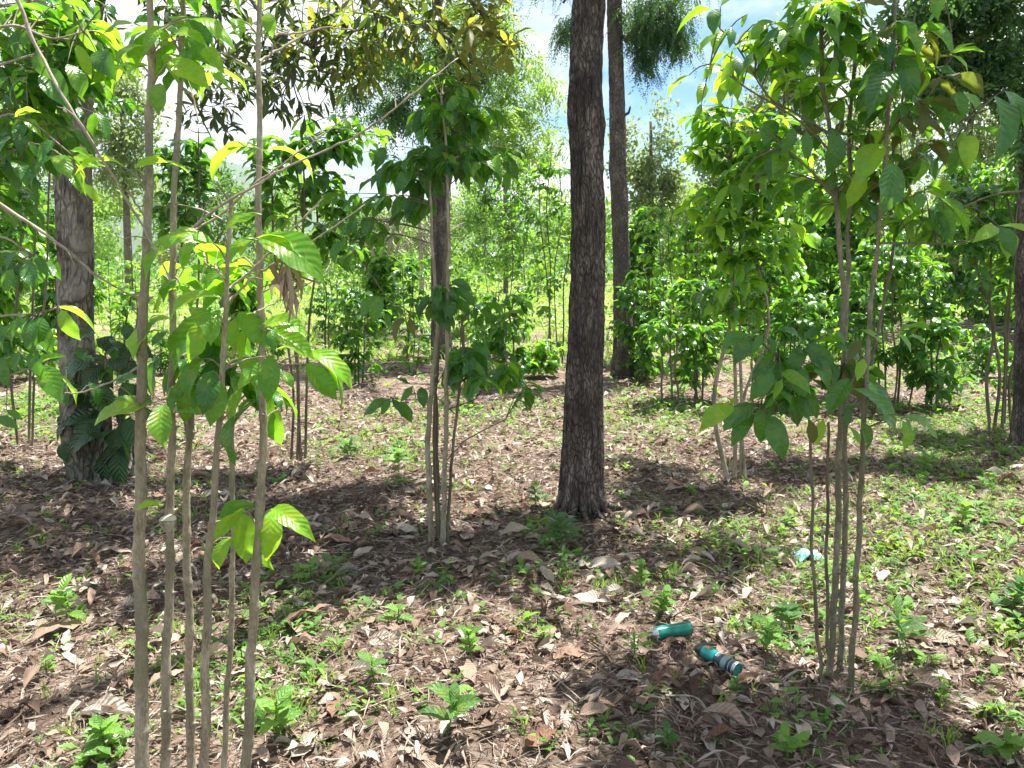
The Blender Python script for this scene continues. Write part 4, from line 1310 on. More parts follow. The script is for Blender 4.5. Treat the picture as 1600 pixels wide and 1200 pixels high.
place_leaves(J, [
    (1175, 525, 1133, 547, 20, 'm'), (1172, 527, 1150, 566, 20, 'o'), (1192, 522, 1178, 548, 32, 'm'), (1207, 561, 1200, 528, 26, 'm'), (1207, 562, 1177, 594, 24, 'm'),
    (1207, 580, 1175, 622, 24, 'm'), (1218, 565, 1222, 597, 28, 'm'), (1256, 542, 1234, 588, 26, 'm'), (1250, 536, 1218, 518, 24, 'm'), (1255, 532, 1282, 514, 22, 'm'), (1262, 537, 1298, 580, 26, 'm'),
    (1270, 536, 1324, 546, 16, 'i'), (1265, 550, 1290, 602, 34, 'm'), (1252, 575, 1255, 622, 24, 'o'), (1222, 592, 1210, 622, 20, 'y'), (1235, 600, 1220, 627, 18, 'y'), (1235, 620, 1245, 662, 36, 'm'),
    (1180, 632, 1135, 670, 28, 'm'), (1146, 636, 1098, 672, 24, 'y'), (1142, 636, 1148, 622, 14, 'y'), (1185, 638, 1188, 687, 34, 'm'), (1175, 645, 1146, 693, 22, 'm'), (1202, 650, 1222, 712, 32, 'm'),
    (1205, 622, 1200, 652, 16, 'm'), (1328, 592, 1297, 643, 36, 'm'), (1337, 590, 1384, 662, 36, 'm'), (1333, 607, 1390, 682, 30, 'm'), (1325, 630, 1318, 667, 32, 'o'), (1287, 655, 1276, 692, 18, 'y'),
    (1325, 665, 1342, 692, 22, 'y'), (1410, 657, 1410, 700, 32, 'i'), (1413, 650, 1459, 686, 20, 'i'), (1413, 650, 1420, 674, 18, 'i'), (1345, 530, 1326, 562, 32, 'o'), (1345, 515, 1376, 537, 26, 'o'),
    (1305, 515, 1318, 537, 36, 'm'), (1405, 518, 1451, 518, 13, 'i'), (1402, 520, 1421, 549, 24, 'i'), (1422, 525, 1444, 536, 9, 'i'), (1265, 655, 1270, 690, 22, 'o'), (1345, 660, 1352, 700, 24, 'm'),
    (1240, 560, 1200, 590, 30, 'm'), (1290, 560, 1300, 600, 30, 'm'), (1300, 540, 1340, 570, 30, 'm'), (1235, 610, 1195, 640, 26, 'm'), (1260, 610, 1275, 650, 26, 'o'), (1350, 560, 1340, 592, 30, 'o'), (1215, 610, 1240, 645, 28, 'm'),
    (1260, 2, 1226, 15, 14, 'y'), (1225, 45, 1197, 71, 22, 'm'), (1270, 20, 1262, 72, 34, 'm'), (1310, 28, 1305, 67, 28, 'm'), (1315, 55, 1308, 100, 30, 'm'), (1305, 88, 1300, 120, 28, 'i'),
    (1250, 60, 1256, 108, 32, 'o'), (1335, 15, 1300, 27, 26, 'i'), (1370, 22, 1375, 47, 26, 'm'), (1360, 42, 1365, 62, 24, 'm'), (1382, 94, 1340, 168, 38, 'm'), (1397, 112, 1360, 178, 30, 'm'),
    (1405, 85, 1418, 162, 36, 'm'), (1445, 40, 1483, 82, 24, 'i'), (1482, 85, 1520, 69, 12, 'i'), (1482, 85, 1533, 82, 13, 'i'), (1488, 86, 1510, 113, 15, 'y'), (1440, 105, 1469, 119, 13, 'i'),
    (1498, 142, 1495, 192, 30, 'm'), (1505, 143, 1530, 178, 36, 'i'), (1555, 150, 1553, 245, 56, 'm'), (1570, 142, 1586, 197, 24, 'm'), (1590, 160, 1602, 202, 32, 'i'), (1515, 212, 1512, 262, 38, 'y'),
    (1512, 214, 1510, 250, 30, 'o'), (1425, 185, 1472, 222, 42, 'o'), (1465, 320, 1486, 372, 24, 'm'), (1470, 310, 1506, 372, 24, 'i'), (1445, 298, 1471, 312, 14, 'y'), (1440, 302, 1435, 327, 20, 'm'),
    (1455, 330, 1478, 376, 20, 'm'), (1560, 353, 1608, 362, 16, 'y'), (1558, 355, 1523, 377, 22, 'y'), (1560, 355, 1572, 402, 22, 'y'), (1563, 355, 1581, 397, 18, 'm'),
    (1112, 15, 1063, 50, 12, 'i'), (1118, 14, 1116, 52, 20, 'm'), (1126, 10, 1148, -6, 22, 'i'), (1168, 22, 1160, 42, 12, 'y'), (1120, 53, 1094, 80, 18, 'y'), (1133, 48, 1117, 82, 16, 'y'),
    (1143, 42, 1140, 72, 16, 'm'), (1076, 118, 1044, 152, 13, 'y'), (1103, 128, 1091, 160, 17, 'y'), (1096, 162, 1087, 184, 13, 'i'), (1134, 108, 1101, 126, 16, 'y'), (1150, 92, 1128, 127, 16, 'i'),
    (1140, 122, 1125, 162, 20, 'y'), (1150, 88, 1153, 118, 20, 'm'), (1176, 83, 1161, 107, 12, 'm'), (1180, 93, 1157, 137, 14, 'i'), (1193, 90, 1188, 127, 22, 'm'), (1212, 36, 1177, 70, 16, 'y'), (1216, 42, 1194, 70, 18, 'm'),
    (1395, 255, 1380, 330, 34, 'm'), (1375, 225, 1345, 285, 28, 'y'), (1345, 265, 1325, 320, 30, 'y'), (1300, 200, 1290, 270, 30, 'm'), (1240, 200, 1222, 240, 28, 'm'), (1260, 205, 1258, 245, 26, 'm'), (1210, 188, 1195, 225, 20, 'm')], 2.62)
for (px, py, d, rx, ry, n, mats) in [(1250, 20, 2.6, 70, 45, 9, ['mature', 'mid', 'young']), (1330, 40, 2.7, 80, 50, 12, ['mature', 'olive', 'mid']), (1420, 60, 2.7, 60, 60, 7, ['mature', 'mid', 'olive']),
                                      (1440, 170, 2.6, 80, 50, 6, ['mature', 'olive']), (1210, 60, 2.7, 30, 40, 4, ['young', 'mid']), (1350, 240, 2.75, 90, 60, 12, ['mature', 'olive', 'mid']), (1290, 300, 2.9, 70, 60, 8, ['mature', 'young', 'mid']), (1450, 330, 2.8, 60, 40, 6, ['mature', 'mid']),
                                      (1250, 580, 2.65, 60, 50, 8, ['mature', 'mature', 'mid']), (1320, 560, 2.8, 60, 40, 6, ['mature', 'olive']), (1160, 110, 2.7, 50, 30, 4, ['young', 'mid']), (1240, 120, 2.8, 60, 50, 8, ['mid', 'mature', 'young']), (1190, 260, 2.8, 60, 40, 6, ['mature', 'mid']), (1400, 300, 2.8, 60, 50, 7, ['mature', 'mid']), (1330, 130, 2.8, 60, 50, 8, ['mid', 'mature', 'young']), (1460, 240, 2.8, 50, 50, 5, ['mid', 'mature']), (1400, -60, 2.7, 200, 60, 12, ['mature', 'mid'])]:
    s = d / FPX
    J.cluster(P(px, py, d), (rx * s, 0.14, ry * s), n, 0.115, mats, 0.7, 2, acc=J.tw, low=0.05)
J.tw.build('twigs', M['stem_dark'], J.root, 'stuff')
J.finish()

# Lf: coffee plant whose stem stands outside the left edge, leaves reaching in
E = Plant('coffee_plant', (-2.15, 2.7, 0), 'coffee plant reaching in from the left edge, leaves in front of the big pale trunk', 'coffee plant', cap=300)
E.tw = Acc()
for pts, d in (([(-150, 1090), (-130, 600), (-110, 250), (-90, -100)], 2.75), ([(-110, 1090), (-90, 600), (-60, 250), (-40, -100)], 2.9)):
    E.stem([P(x, y, d) for x, y in pts], 0.016, 0.008, 'stem', 10)
for pts in ([(-90, 250), (-30, 200), (30, 180), (110, 240)], [(-90, 300), (-20, 260), (60, 225), (130, 270)], [(-110, 560), (-20, 500), (60, 490), (90, 480)], [(-110, 640), (-20, 600), (60, 570)],
            [(-60, 60), (20, 40), (80, 60), (130, 50)], [(-60, 120), (20, 95), (70, 80)], [(-60, 400), (0, 370), (50, 400)]):
    pp = smooth_path([P(x, y, 2.6) for x, y in pts], 5)
    V, F = tube(pp, np.linspace(0.005, 0.0025, len(pp)), 6, 0.05); a = Acc(); a.add(V, F); a.build('branch', M['twig'], E.root)
    E.stems.append(pp)
place_leaves(E, [
    (24, 183, 62, 178, 9, 'y'), (26, 184, 50, 196, 12, 'y'), (36, 186, 63, 213, 12, 'y'), (88, 245, 58, 297, 28, 'm'), (88, 243, 109, 278, 28, 'i'), (112, 235, 139, 246, 13, 'y'), (118, 244, 152, 261, 16, 'y'),
    (125, 270, 162, 262, 13, 'y'), (85, 220, 62, 250, 30, 'm'), (25, 232, 2, 258, 28, 'm'), (45, 222, 62, 247, 20, 'm'), (22, 250, 40, 290, 28, 'm'), (110, 265, 132, 302, 20, 'i'), (118, 255, 121, 302, 14, 'y'),
    (128, 285, 152, 315, 13, 'y'), (12, 205, -5, 232, 20, 'm'), (75, 108, 106, 166, 30, 'm'), (60, 75, 82, 122, 26, 'm'), (130, 33, 152, 80, 22, 'y'), (150, 80, 178, 122, 24, 'm'), (95, 40, 70, 30, 26, 'm'), (105, 100, 125, 150, 20, 'i'),
    (40, 120, 20, 155, 30, 'm'), (15, 120, 0, 160, 26, 'm'), (48, 40, 30, 90, 30, 'm'), (88, 70, 100, 72, 14, 'y'), (120, 70, 140, 118, 16, 'y'), (140, 60, 160, 78, 10, 'y'), (96, 0, 112, 30, 24, 'i'), (170, 5, 178, 25, 20, 'm'), (28, 66, 10, 80, 20, 'i'),
    (45, 500, 22, 540, 24, 'm'), (25, 505, 8, 548, 26, 'm'), (50, 500, 52, 550, 24, 'm'), (60, 495, 80, 547, 28, 'm'), (95, 485, 123, 527, 22, 'y'), (88, 480, 142, 514, 15, 'y'), (62, 572, 93, 625, 36, 'i'),
    (60, 570, 99, 558, 15, 'i'), (90, 585, 116, 628, 13, 'y'), (30, 548, 24, 583, 30, 'm'), (50, 548, 70, 590, 22, 'm'), (-5, 560, 12, 600, 26, 'm'), (0, 500, -12, 560, 30, 'm'), (10, 640, 32, 655, 12, 'i'), (-4, 650, 26, 668, 16, 'm'),
    (40, 410, 58, 450, 20, 'm'), (20, 420, 10, 455, 22, 'm'), (60, 400, 74, 430, 16, 'm'), (30, 390, 12, 420, 20, 'm')], 2.55)
for (px, py, d, rx, ry, n, mats) in [(40, 60, 2.8, 80, 55, 16, ['mature', 'mature', 'mid']), (150, 60, 2.9, 50, 55, 8, ['mature', 'mid', 'young']), (110, 150, 3.0, 60, 50, 14, ['mature', 'mature', 'mid']), (40, 150, 2.9, 50, 40, 9, ['mature']), (110, 20, 3.0, 60, 30, 8, ['mature']), (60, 240, 2.75, 70, 55, 12, ['mature', 'mature', 'mid']), (30, 300, 2.9, 50, 40, 5, ['mature']),
                                      (20, 520, 2.8, 40, 50, 5, ['mature']), (130, 60, 2.8, 40, 40, 4, ['mature', 'young']), (20, 410, 2.9, 40, 30, 4, ['mature'])]:
    s = d / FPX
    E.cluster(P(px, py, d), (rx * s, 0.2, ry * s), n, 0.11, mats, 0.8, 3, acc=E.tw, low=0.0)
E.tw.build('twigs', M['stem_dark'], E.root, 'stuff')
E.finish()

# B: slender clump in the middle
bb = G(682, 850)
B = Plant('coffee_plant', bb, 'slender coffee clump mid-left of the thick trunk, five thin stems and hanging dark leaves', 'coffee plant', cap=300)
B.tw = Acc()
d = bb.y
BS = [([(676, 858), (672, 800), (668, 700), (674, 600), (684, 500), (676, 400), (672, 280)], d, 0.018, 0.006),
      ([(684, 855), (680, 760), (678, 650), (681, 590)], d + .05, 0.010, 0.007), ([(688, 855), (684, 740), (682, 600), (690, 470), (700, 330), (696, 220)], d + .08, 0.011, 0.008),
      ([(692, 856), (694, 770), (697, 640), (699, 500), (700, 380), (698, 250), (690, 150)], d - .04, 0.015, 0.0055), ([(698, 855), (703, 760), (712, 660), (722, 570), (722, 500)], d, 0.0095, 0.006)]
for pts, dd, r0, r1 in BS:
    B.stem([P(x, y, dd) for x, y in pts], r0, r1, 'stem_dark' if r0 < 0.012 else 'stem', 10, k=6, nodes=0.09, knob=0.15)
for pts in ([(722, 700), (724, 690), (770, 665), (790, 655)], [(684, 620), (650, 625), (610, 622)], [(690, 480), (650, 490), (605, 466)], [(700, 640), (740, 625), (745, 620)], [(715, 650), (670, 610)], [(697, 720), (725, 690)],
            [(722, 545), (760, 555), (800, 560)], [(684, 600), (640, 600)]):
    pp = smooth_path([P(x, y, d) for x, y in pts], 4)
    V, F = tube(pp, np.linspace(0.004, 0.0025, len(pp)), 6); a = Acc(); a.add(V, F); a.build('branch', M['stem_dark'], B.root)
    B.stems.append(pp)
place_leaves(B, [
    (600, 465, 568, 497, 22, 'm'), (594, 465, 583, 502, 20, 'm'), (604, 488, 607, 511, 14, 'o'), (612, 478, 630, 492, 16, 'm'), (630, 496, 620, 532, 34, 'o'), (640, 497, 646, 524, 22, 'o'), (655, 470, 630, 476, 10, 'm'),
    (700, 455, 712, 488, 22, 'm'), (690, 455, 678, 490, 20, 'm'), (670, 460, 655, 485, 20, 'm'), (712, 450, 740, 478, 16, 'm'), (705, 440, 735, 455, 16, 'm'), (610, 625, 572, 649, 18, 'm'), (610, 623, 597, 646, 18, 'm'), (612, 622, 624, 643, 18, 'm'),
    (620, 628, 641, 657, 18, 'm'), (640, 600, 620, 592, 12, 'm'), (645, 603, 628, 626, 18, 'm'), (658, 605, 662, 635, 22, 'm'), (725, 540, 705, 582, 24, 'm'), (728, 542, 753, 600, 28, 'm'), (735, 540, 765, 565, 20, 'm'),
    (690, 240, 668, 268, 16, 'i'), (692, 238, 706, 265, 14, 'y'), (756, 475, 785, 492, 12, 'i'), (600, 230, 590, 262, 24, 'm'), (640, 265, 622, 300, 26, 'm'), (660, 265, 668, 300, 26, 'm')], d)
for (px, py, rx, ry, n, mats) in [(760, 575, 60, 28, 12, ['mature', 'mature', 'mid']), (715, 560, 30, 25, 6, ['mature']), (700, 465, 45, 25, 8, ['mature']), (690, 170, 60, 40, 11, ['mature', 'mid', 'mid']), (735, 205, 60, 45, 12, ['mature', 'mature', 'mid']),
                                   (650, 230, 50, 50, 9, ['mature', 'mature', 'mid']), (700, 250, 60, 35, 10, ['mature']), (760, 260, 50, 40, 8, ['mature', 'mature', 'mid']), (640, 300, 50, 40, 8, ['mature']), (700, 130, 60, 30, 7, ['mid', 'mature']), (600, 270, 40, 30, 5, ['mature']), (550, 330, 50, 45, 8, ['mature']), (820, 610, 20, 12, 3, ['mature']), (770, 480, 25, 18, 3, ['mid', 'mature'])]:
    s = d / FPX
    B.cluster(P(px, py, d + 0.1), (rx * s, 0.3, ry * s), n, 0.13, mats, 1.0, 3, acc=B.tw, low=0.05)
B.tw.build('twigs', M['stem_dark'], B.root, 'stuff')
B.finish()

def coffee(label, px, py, stems, zones, leafsz=0.15, mats=('mature', 'mid'), cap=300, spread=0.12, d=None, r=0.013, top=None, droop=0.8, npair=3, group=None, smat='stem_dark'):
    """stems: list of (dx px at foot, dx px at top, top py); zones: (px, py, rx, ry, ntwigs)"""
    g = G(px, py) if d is None else Vector(((px - 800) / FPX * d, d, float(gz((px - 800) / FPX * d, d))))
    pl = Plant('coffee_plant', g, label, 'coffee plant', group, cap=cap)
    pl.tw = Acc()
    dd = g.y
    s = dd / FPX
    for dx0, dx1, ty in stems:
        o = random.uniform(-spread, spread)
        a0 = g + Vector((dx0 * s, o * 0.4, -0.03))
        a2 = P(px + dx1, ty, dd + o)
        L3 = (a2 - a0).length
        jj = lambda t: a0.lerp(a2, t) + Vector((random.gauss(0, .018) * L3, random.gauss(0, .015) * L3, 0))
        pl.stem([a0, jj(0.25), jj(0.5), jj(0.75), a2], r * random.uniform(0.8, 1.2), r * 0.5, smat, 8)
    for (zx, zy, rx, ry, n) in zones:
        pl.cluster(P(zx, zy, dd), (rx * s, max(0.25, rx * s * 0.8), ry * s), int(n * 1.35), leafsz, list(mats), droop, npair, acc=pl.tw, low=0.1, r=0.004)
    pl.tw.build('twigs', M['stem_dark'], pl.root, 'stuff')
    pl.finish()
    return pl

g1 = 'coffee plants of the grove'
coffee('coffee clump behind the nearest stems, thin stems and dark crown against the white sky', 465, 722, [(-10, -5, 240), (0, 5, 200), (12, 25, 260), (6, -40, 300)],
       [(470, 260, 80, 50, 18), (440, 320, 60, 50, 12), (520, 300, 50, 50, 14), (490, 215, 70, 25, 9), (560, 210, 50, 30, 9), (530, 370, 60, 40, 10), (420, 240, 40, 30, 6)], mats=('mature', 'mature', 'mid'), group=g1)
coffee('round dark coffee bush alone in the field behind the hanging dead leaves', 515, 545, [(-6, -8, 440), (0, 0, 435), (6, 10, 440)], [(518, 465, 45, 32, 30), (500, 500, 22, 25, 8)], mats=('mature',), group=g1, r=0.02)
coffee('small bright lime-green bush on the litter left of the middle dark trunk', 645, 585, [(-4, -10, 535), (4, 10, 530)], [(645, 550, 34, 26, 24)], leafsz=0.10, mats=('young', 'young', 'mid'), group=g1, droop=0.3)
coffee('small coffee bush right behind the middle dark trunk', 722, 548, [(-3, -6, 440), (5, 8, 430)], [(728, 470, 26, 40, 20), (735, 500, 22, 20, 6)], mats=('mature', 'mid'), group=g1)
coffee('coffee bush in the sunlit gap, left of the tall stems beside the thick trunk', 770, 522, [(-5, -12, 400), (6, 12, 390)], [(770, 400, 40, 45, 26), (770, 340, 45, 40, 20)], mats=('mature', 'mid', 'young'), group=g1, cap=200)
coffee('tall coffee plant touching the left side of the thick dark trunk', 862, 572, [(-10, -20, 260), (0, 0, 240), (10, 12, 260), (16, 30, 300)],
       [(855, 270, 50, 35, 18), (845, 330, 60, 40, 18), (870, 400, 40, 60, 14), (840, 470, 40, 40, 12), (860, 540, 26, 20, 5)], mats=('mature', 'mature', 'mid'), group=g1)
coffee('coffee plant left of the tall one, deep green and bushy to the ground', 812, 548, [(-8, -16, 280), (4, 10, 260)], [(800, 320, 45, 50, 22), (815, 390, 40, 50, 18), (790, 250, 30, 30, 6), (820, 480, 30, 40, 10)], mats=('mature', 'mid'), group=g1, cap=250)
coffee('low coffee plant with one big pale hanging leaf, right of the twin trunks', 1046, 636, [(-10, -14, 500), (4, 2, 480), (12, 10, 520)], [(1040, 510, 40, 26, 16), (1085, 520, 30, 16, 6)], mats=('mature', 'mid'), group=g1)
coffee('bushy light green coffee plant filling the gap right of the twin trunks', 1060, 568, [(-22, -30, 320), (-5, -6, 310), (8, 12, 320), (16, 30, 340)],
       [(1040, 350, 50, 30, 18), (1080, 400, 50, 40, 22), (1020, 430, 30, 40, 12), (1060, 470, 60, 30, 18), (1000, 470, 26, 20, 6)], mats=('mid', 'young', 'mature'), group=g1)
C10 = coffee('tall coffee clump right of the trunks, mossy stems, young leaves against the white sky', 1150, 752, [(-12, -8, 200), (0, 10, 180), (10, 30, 220), (16, 45, 240)],
       [(1150, 230, 70, 50, 22), (1120, 190, 50, 30, 10), (1200, 270, 70, 60, 24), (1130, 320, 60, 50, 18), (1190, 370, 70, 50, 22), (1150, 450, 60, 40, 14), (1090, 250, 30, 20, 4), (1130, 150, 40, 20, 4), (1210, 190, 40, 30, 7)],
       mats=('mid', 'mature', 'young', 'young'), group=g1, smat='stem', r=0.016)
coffee('coffee clump behind the mossy stems, with a low skirt of leaves', 1185, 645, [(-10, -12, 330), (4, 8, 320), (12, 20, 350)], [(1180, 380, 60, 40, 20), (1160, 440, 40, 30, 12), (1230, 430, 50, 40, 14)], mats=('mature', 'mid'), group=g1)
coffee('coffee plant with many thin dark stems behind the right cluster of big leaves', 1395, 640, [(-22, -30, 380), (-12, -14, 360), (0, 4, 350), (10, 20, 370), (24, 34, 380)],
       [(1390, 400, 60, 40, 20), (1440, 430, 50, 40, 16), (1400, 560, 40, 18, 10), (1350, 430, 40, 40, 12), (1420, 470, 50, 25, 10)], mats=('mature', 'mid'), group=g1)
coffee('dark bushy coffee plant against the brush pile', 1452, 540, [(-5, -10, 440), (5, 10, 440)], [(1455, 480, 42, 40, 34), (1430, 440, 40, 30, 14)], leafsz=0.15, mats=('mature',), group=g1, cap=260)
coffee('coffee clump of five dark stems at the right edge, just left of the edge trunk', 1560, 668, [(-14, -30, 330), (-6, -4, 300), (2, 10, 290), (10, 30, 310), (18, 44, 350)],
       [(1540, 330, 50, 40, 15), (1580, 290, 40, 40, 12), (1510, 380, 40, 30, 9), (1570, 400, 40, 40, 12), (1590, 470, 30, 40, 8), (1520, 440, 30, 30, 6), (1500, 300, 40, 30, 8)], mats=('mature', 'mature', 'mid'), group=g1, r=0.015)
coffee('coffee plant behind the left knobbly stems, dark against the pale tree', 300, 690, [(-10, -20, 220), (4, 10, 200)], [(290, 250, 45, 40, 20), (310, 320, 40, 30, 10), (265, 330, 30, 30, 6)], mats=('mature',), group=g1)
coffee('slim young coffee plant with a pointed bud between the big left trunk and the stems', 203, 640, [(-4, 0, 385), (6, 8, 440)], [(200, 470, 34, 30, 8), (190, 520, 45, 30, 9), (205, 570, 30, 25, 6)], mats=('mature', 'mid'), group=g1)
coffee('leafy coffee bush low in the field just right of the big left trunk', 180, 540, [(-6, -10, 400), (6, 10, 400)], [(185, 430, 50, 30, 22), (170, 470, 40, 30, 12)], mats=('mature', 'mid', 'young'), group=g1, cap=200)
coffee('tall dark coffee plant behind the big left trunk at the edge', 40, 700, [(-10, -20, 150), (0, 10, 120), (12, 40, 180)], [(30, 150, 60, 50, 14), (60, 80, 70, 50, 14), (150, 160, 50, 50, 10), (30, 330, 50, 50, 9), (20, 420, 40, 40, 8)], mats=('mature',), group=g1)
# the row beyond, seen through the gaps on the right
ROW = [(1110, 545, 300, 45), (1175, 540, 250, 50), (1240, 545, 230, 55), (1300, 540, 280, 50), (1350, 545, 240, 45), (1500, 535, 260, 50), (1560, 545, 260, 50), (1625, 560, 240, 50), (1005, 535, 330, 30), (1400, 522, 300, 45), (1210, 520, 330, 50), (740, 525, 330, 30),
       (925, 530, 330, 30), (600, 520, 400, 26), (90, 560, 330, 50), (-20, 600, 180, 60), (380, 545, 420, 26)]
ROWL = ['coffee plant at the right side of the white sky gap', 'coffee plant of the right back row, behind the mossy stems', 'coffee plant of the right back row, behind the low skirt of leaves', 'coffee plant of the right back row, behind the tall front stems',
        'coffee plant of the right back row, right of the tall front stems', 'coffee plant above the right end of the brush pile', 'coffee plant behind the five dark stems at the right', 'coffee plant behind the edge trunk on the right',
        'thin coffee plant between the twin trunks and the light bush', 'coffee plant just left above the brush pile', 'coffee plant furthest back in the right row', 'thin coffee plant in the field right of the middle trunk',
        'coffee plant showing between the two big trunks', 'small coffee plant in the bright field gap', 'coffee plant in the field left of the big pale trunk', 'coffee plant in the field at the left edge', 'small coffee plant in the field behind the sunlit leaves']
for (px, py, ty, hw), lab in zip(ROW, ROWL):
    hgt = py - ty
    if lab.startswith('thin coffee plant in the field') or lab.startswith('coffee plant showing'):
        continue
    coffee(lab, px, py, [(-4, -10, ty + 20), (3, 6, ty)],
           [(px, ty + hgt * 0.10, hw * 0.9, hgt * 0.14, 36), (px - hw * .3, ty + hgt * 0.32, hw * 1.1, hgt * 0.16, 44), (px + hw * .3, ty + hgt * 0.52, hw * 1.1, hgt * 0.15, 40), (px, ty + hgt * 0.72, hw * 0.9, hgt * 0.14, 44), (px, ty + hgt * 0.88, hw * 0.9, hgt * 0.09, 22)],
           leafsz=0.23, mats=random.choice([('mature', 'mature', 'mid'), ('mature', 'mid', 'young'), ('mature', 'mature', 'mature', 'mid')]), cap=90, group=g1, npair=3)

for (px, py, ty, hw, lab) in [(1090, 625, 430, 52, 'half-grown coffee plant left of the mossy stems, leafy to the ground'), (1235, 640, 440, 55, 'half-grown coffee plant right of the mossy stems, half hidden by big near leaves'),
                              (1005, 600, 420, 40, 'half-grown coffee plant hugging the right side of the paler trunk'), (1455, 640, 470, 50, 'half-grown coffee plant left of the five dark stems'),
                              (790, 600, 450, 44, 'half-grown coffee plant on the litter left of the thick trunk'), (560, 600, 440, 44, 'half-grown coffee plant behind the slender middle clump, on its left'),
                              (1340, 600, 430, 50, 'half-grown coffee plant behind the three near right stems'), (640, 560, 400, 34, 'half-grown coffee plant left of the dark middle trunk')]:
    h_ = py - ty
    coffee(lab, px, py, [(-5, -12, ty + 10), (0, 2, ty), (6, 14, ty + 15)], [(px, ty + h_ * 0.2, hw, h_ * 0.2, 20), (px - 6, ty + h_ * 0.5, hw * 1.1, h_ * 0.2, 20), (px + 6, ty + h_ * 0.78, hw * 0.8, h_ * 0.15, 10)],
           leafsz=0.17, mats=('mature', 'mature', 'mid'), cap=220, group=g1)
LOWB = [(1000, 590, 34, 'low green bush at the right foot of the paler ringed trunk'), (1085, 600, 40, 'low leafy bush left of the mossy stems'), (1125, 560, 40, 'leafy bush in front of the back row, left of the mossy stems'),
        (1215, 600, 44, 'low bush behind the left part of the right leaf cluster'), (1275, 570, 44, 'leafy bush in front of the back row behind the two front stems'), (1340, 585, 40, 'low bush between the front stems and the many dark stems'),
        (1445, 590, 40, 'low bush at the left end of the brush pile'), (1530, 590, 42, 'low bush at the right end of the brush pile'), (1590, 620, 40, 'bush behind the foot of the right edge trunk'),
        (760, 560, 32, 'low bush in the litter just left of the thick trunk'), (845, 590, 30, 'low shrub touching the left side of the thick trunk'), (560, 520, 26, 'tiny bush at the near edge of the bright field'),
        (420, 570, 36, 'low bush behind the cluster of sunlit leaves'), (255, 585, 36, 'low bush between the big left trunk and the nearest stems'), (60, 590, 40, 'low bush at the left edge behind the reaching leaves'), (330, 540, 34, 'low bush in the field behind the nearest stems')]
for px, py, hw, lab in LOWB:
    coffee(lab, px, py, [(-3, -8, py - hw * 2.2), (4, 8, py - hw * 2.0)], [(px, py - hw * 1.4, hw, hw * 0.7, 24), (px, py - hw * 0.6, hw * 0.9, hw * 0.4, 14)],
           leafsz=random.uniform(0.12, 0.17), mats=random.choice([('mid', 'young', 'mature'), ('mature', 'mid'), ('mid', 'mid', 'young')]), cap=120, group='low bushes of the grove', r=0.008)

# dark broad-leaved plant at the foot of the big left trunk
q = G(150, 745)
W = Plant('broad_leaved_plant', q, 'dark broad-leaved understory plant hugging the foot of the big left trunk', 'plant', cap=300, family='broad')
W.tw = Acc()
W.stem([q, P(160, 640, q.y - .15), P(165, 560, q.y - .2)], 0.012, 0.006, 'stem', 8)
W.stem([q + Vector((.12, 0, 0)), P(195, 650, q.y - .2), P(205, 540, q.y - .2)], 0.010, 0.005, 'stem', 8)
for (bx, by, tx, ty, wp) in [(160, 648, 92, 665, 34), (165, 655, 108, 715, 40), (150, 640, 120, 690, 36), (175, 690, 190, 735, 34), (165, 705, 168, 760, 26), (195, 655, 225, 700, 34), (185, 670, 180, 706, 30), (150, 560, 95, 590, 34), (160, 570, 130, 620, 36),
                             (170, 560, 220, 590, 32), (150, 600, 105, 640, 32), (190, 600, 225, 640, 34), (180, 550, 150, 530, 30), (200, 540, 240, 560, 28), (150, 520, 110, 545, 28), (205, 650, 200, 720, 36), (120, 640, 90, 690, 28), (160, 600, 170, 650, 36), (190, 700, 195, 770, 24)]:
    dd = q.y - 0.25 + random.uniform(-.12, .12)
    b, t = P(bx, by, dd), P(tx, ty, dd - 0.03)
    k = random.randrange(2)
    W.leaf(b, t, max(0.8, wp * dd / FPX / ((t - b).length * 0.5)), 'broad', Vector((random.gauss(0, .2), -0.7, 0.8)), k)
    W.twig(W.near_stem(b, 0.05), b, 0.003, 'stem_dark', acc=W.tw)
for i in range(34):
    bx, by = random.uniform(100, 235), random.uniform(500, 700)
    dd = q.y - 0.22 + random.uniform(-.2, .15)
    b = P(bx, by, dd)
    an = random.uniform(0, 6.28)
    t = b + Vector((math.cos(an) * 0.6, math.sin(an) * 0.4 - 0.1, -0.75)).normalized() * random.uniform(0.12, 0.22)
    W.leaf(b, t, 1.0, random.choice(['broad', 'broad', 'mature']), Vector((random.gauss(0, .4), -0.5, 0.9)), random.randrange(2))
    W.twig(W.near_stem(b, 0.05), b, 0.003, 'stem_dark', acc=W.tw)
W.tw.build('petioles', M['stem_dark'], W.root, 'stuff')
W.finish()

# ------------------------------------------------------------------ what lies and grows on the ground
def on_ground(x, y, dz=0.0):
    return Vector((x, y, float(gz(x, y)) + dz))

def field_pts(n, y0, y1, seed, power=1.0, marg=0.12):
    """points spread over the ground the camera sees, even on the ground"""
    r = np.random.default_rng(seed)
    u = r.random(n)
    y = np.sqrt(y0 ** 2 + u ** power * (y1 ** 2 - y0 ** 2))
    x = (r.random(n) * 2 - 1) * (0.6623 + marg) * y
    return x, y

def pix(x, y, z=0.0):
    dz = z - CAM_H
    f = y * CP - dz * SP
    u = y * SP + dz * CP
    return 800 + FPX * x / f, 600 - FPX * u / f

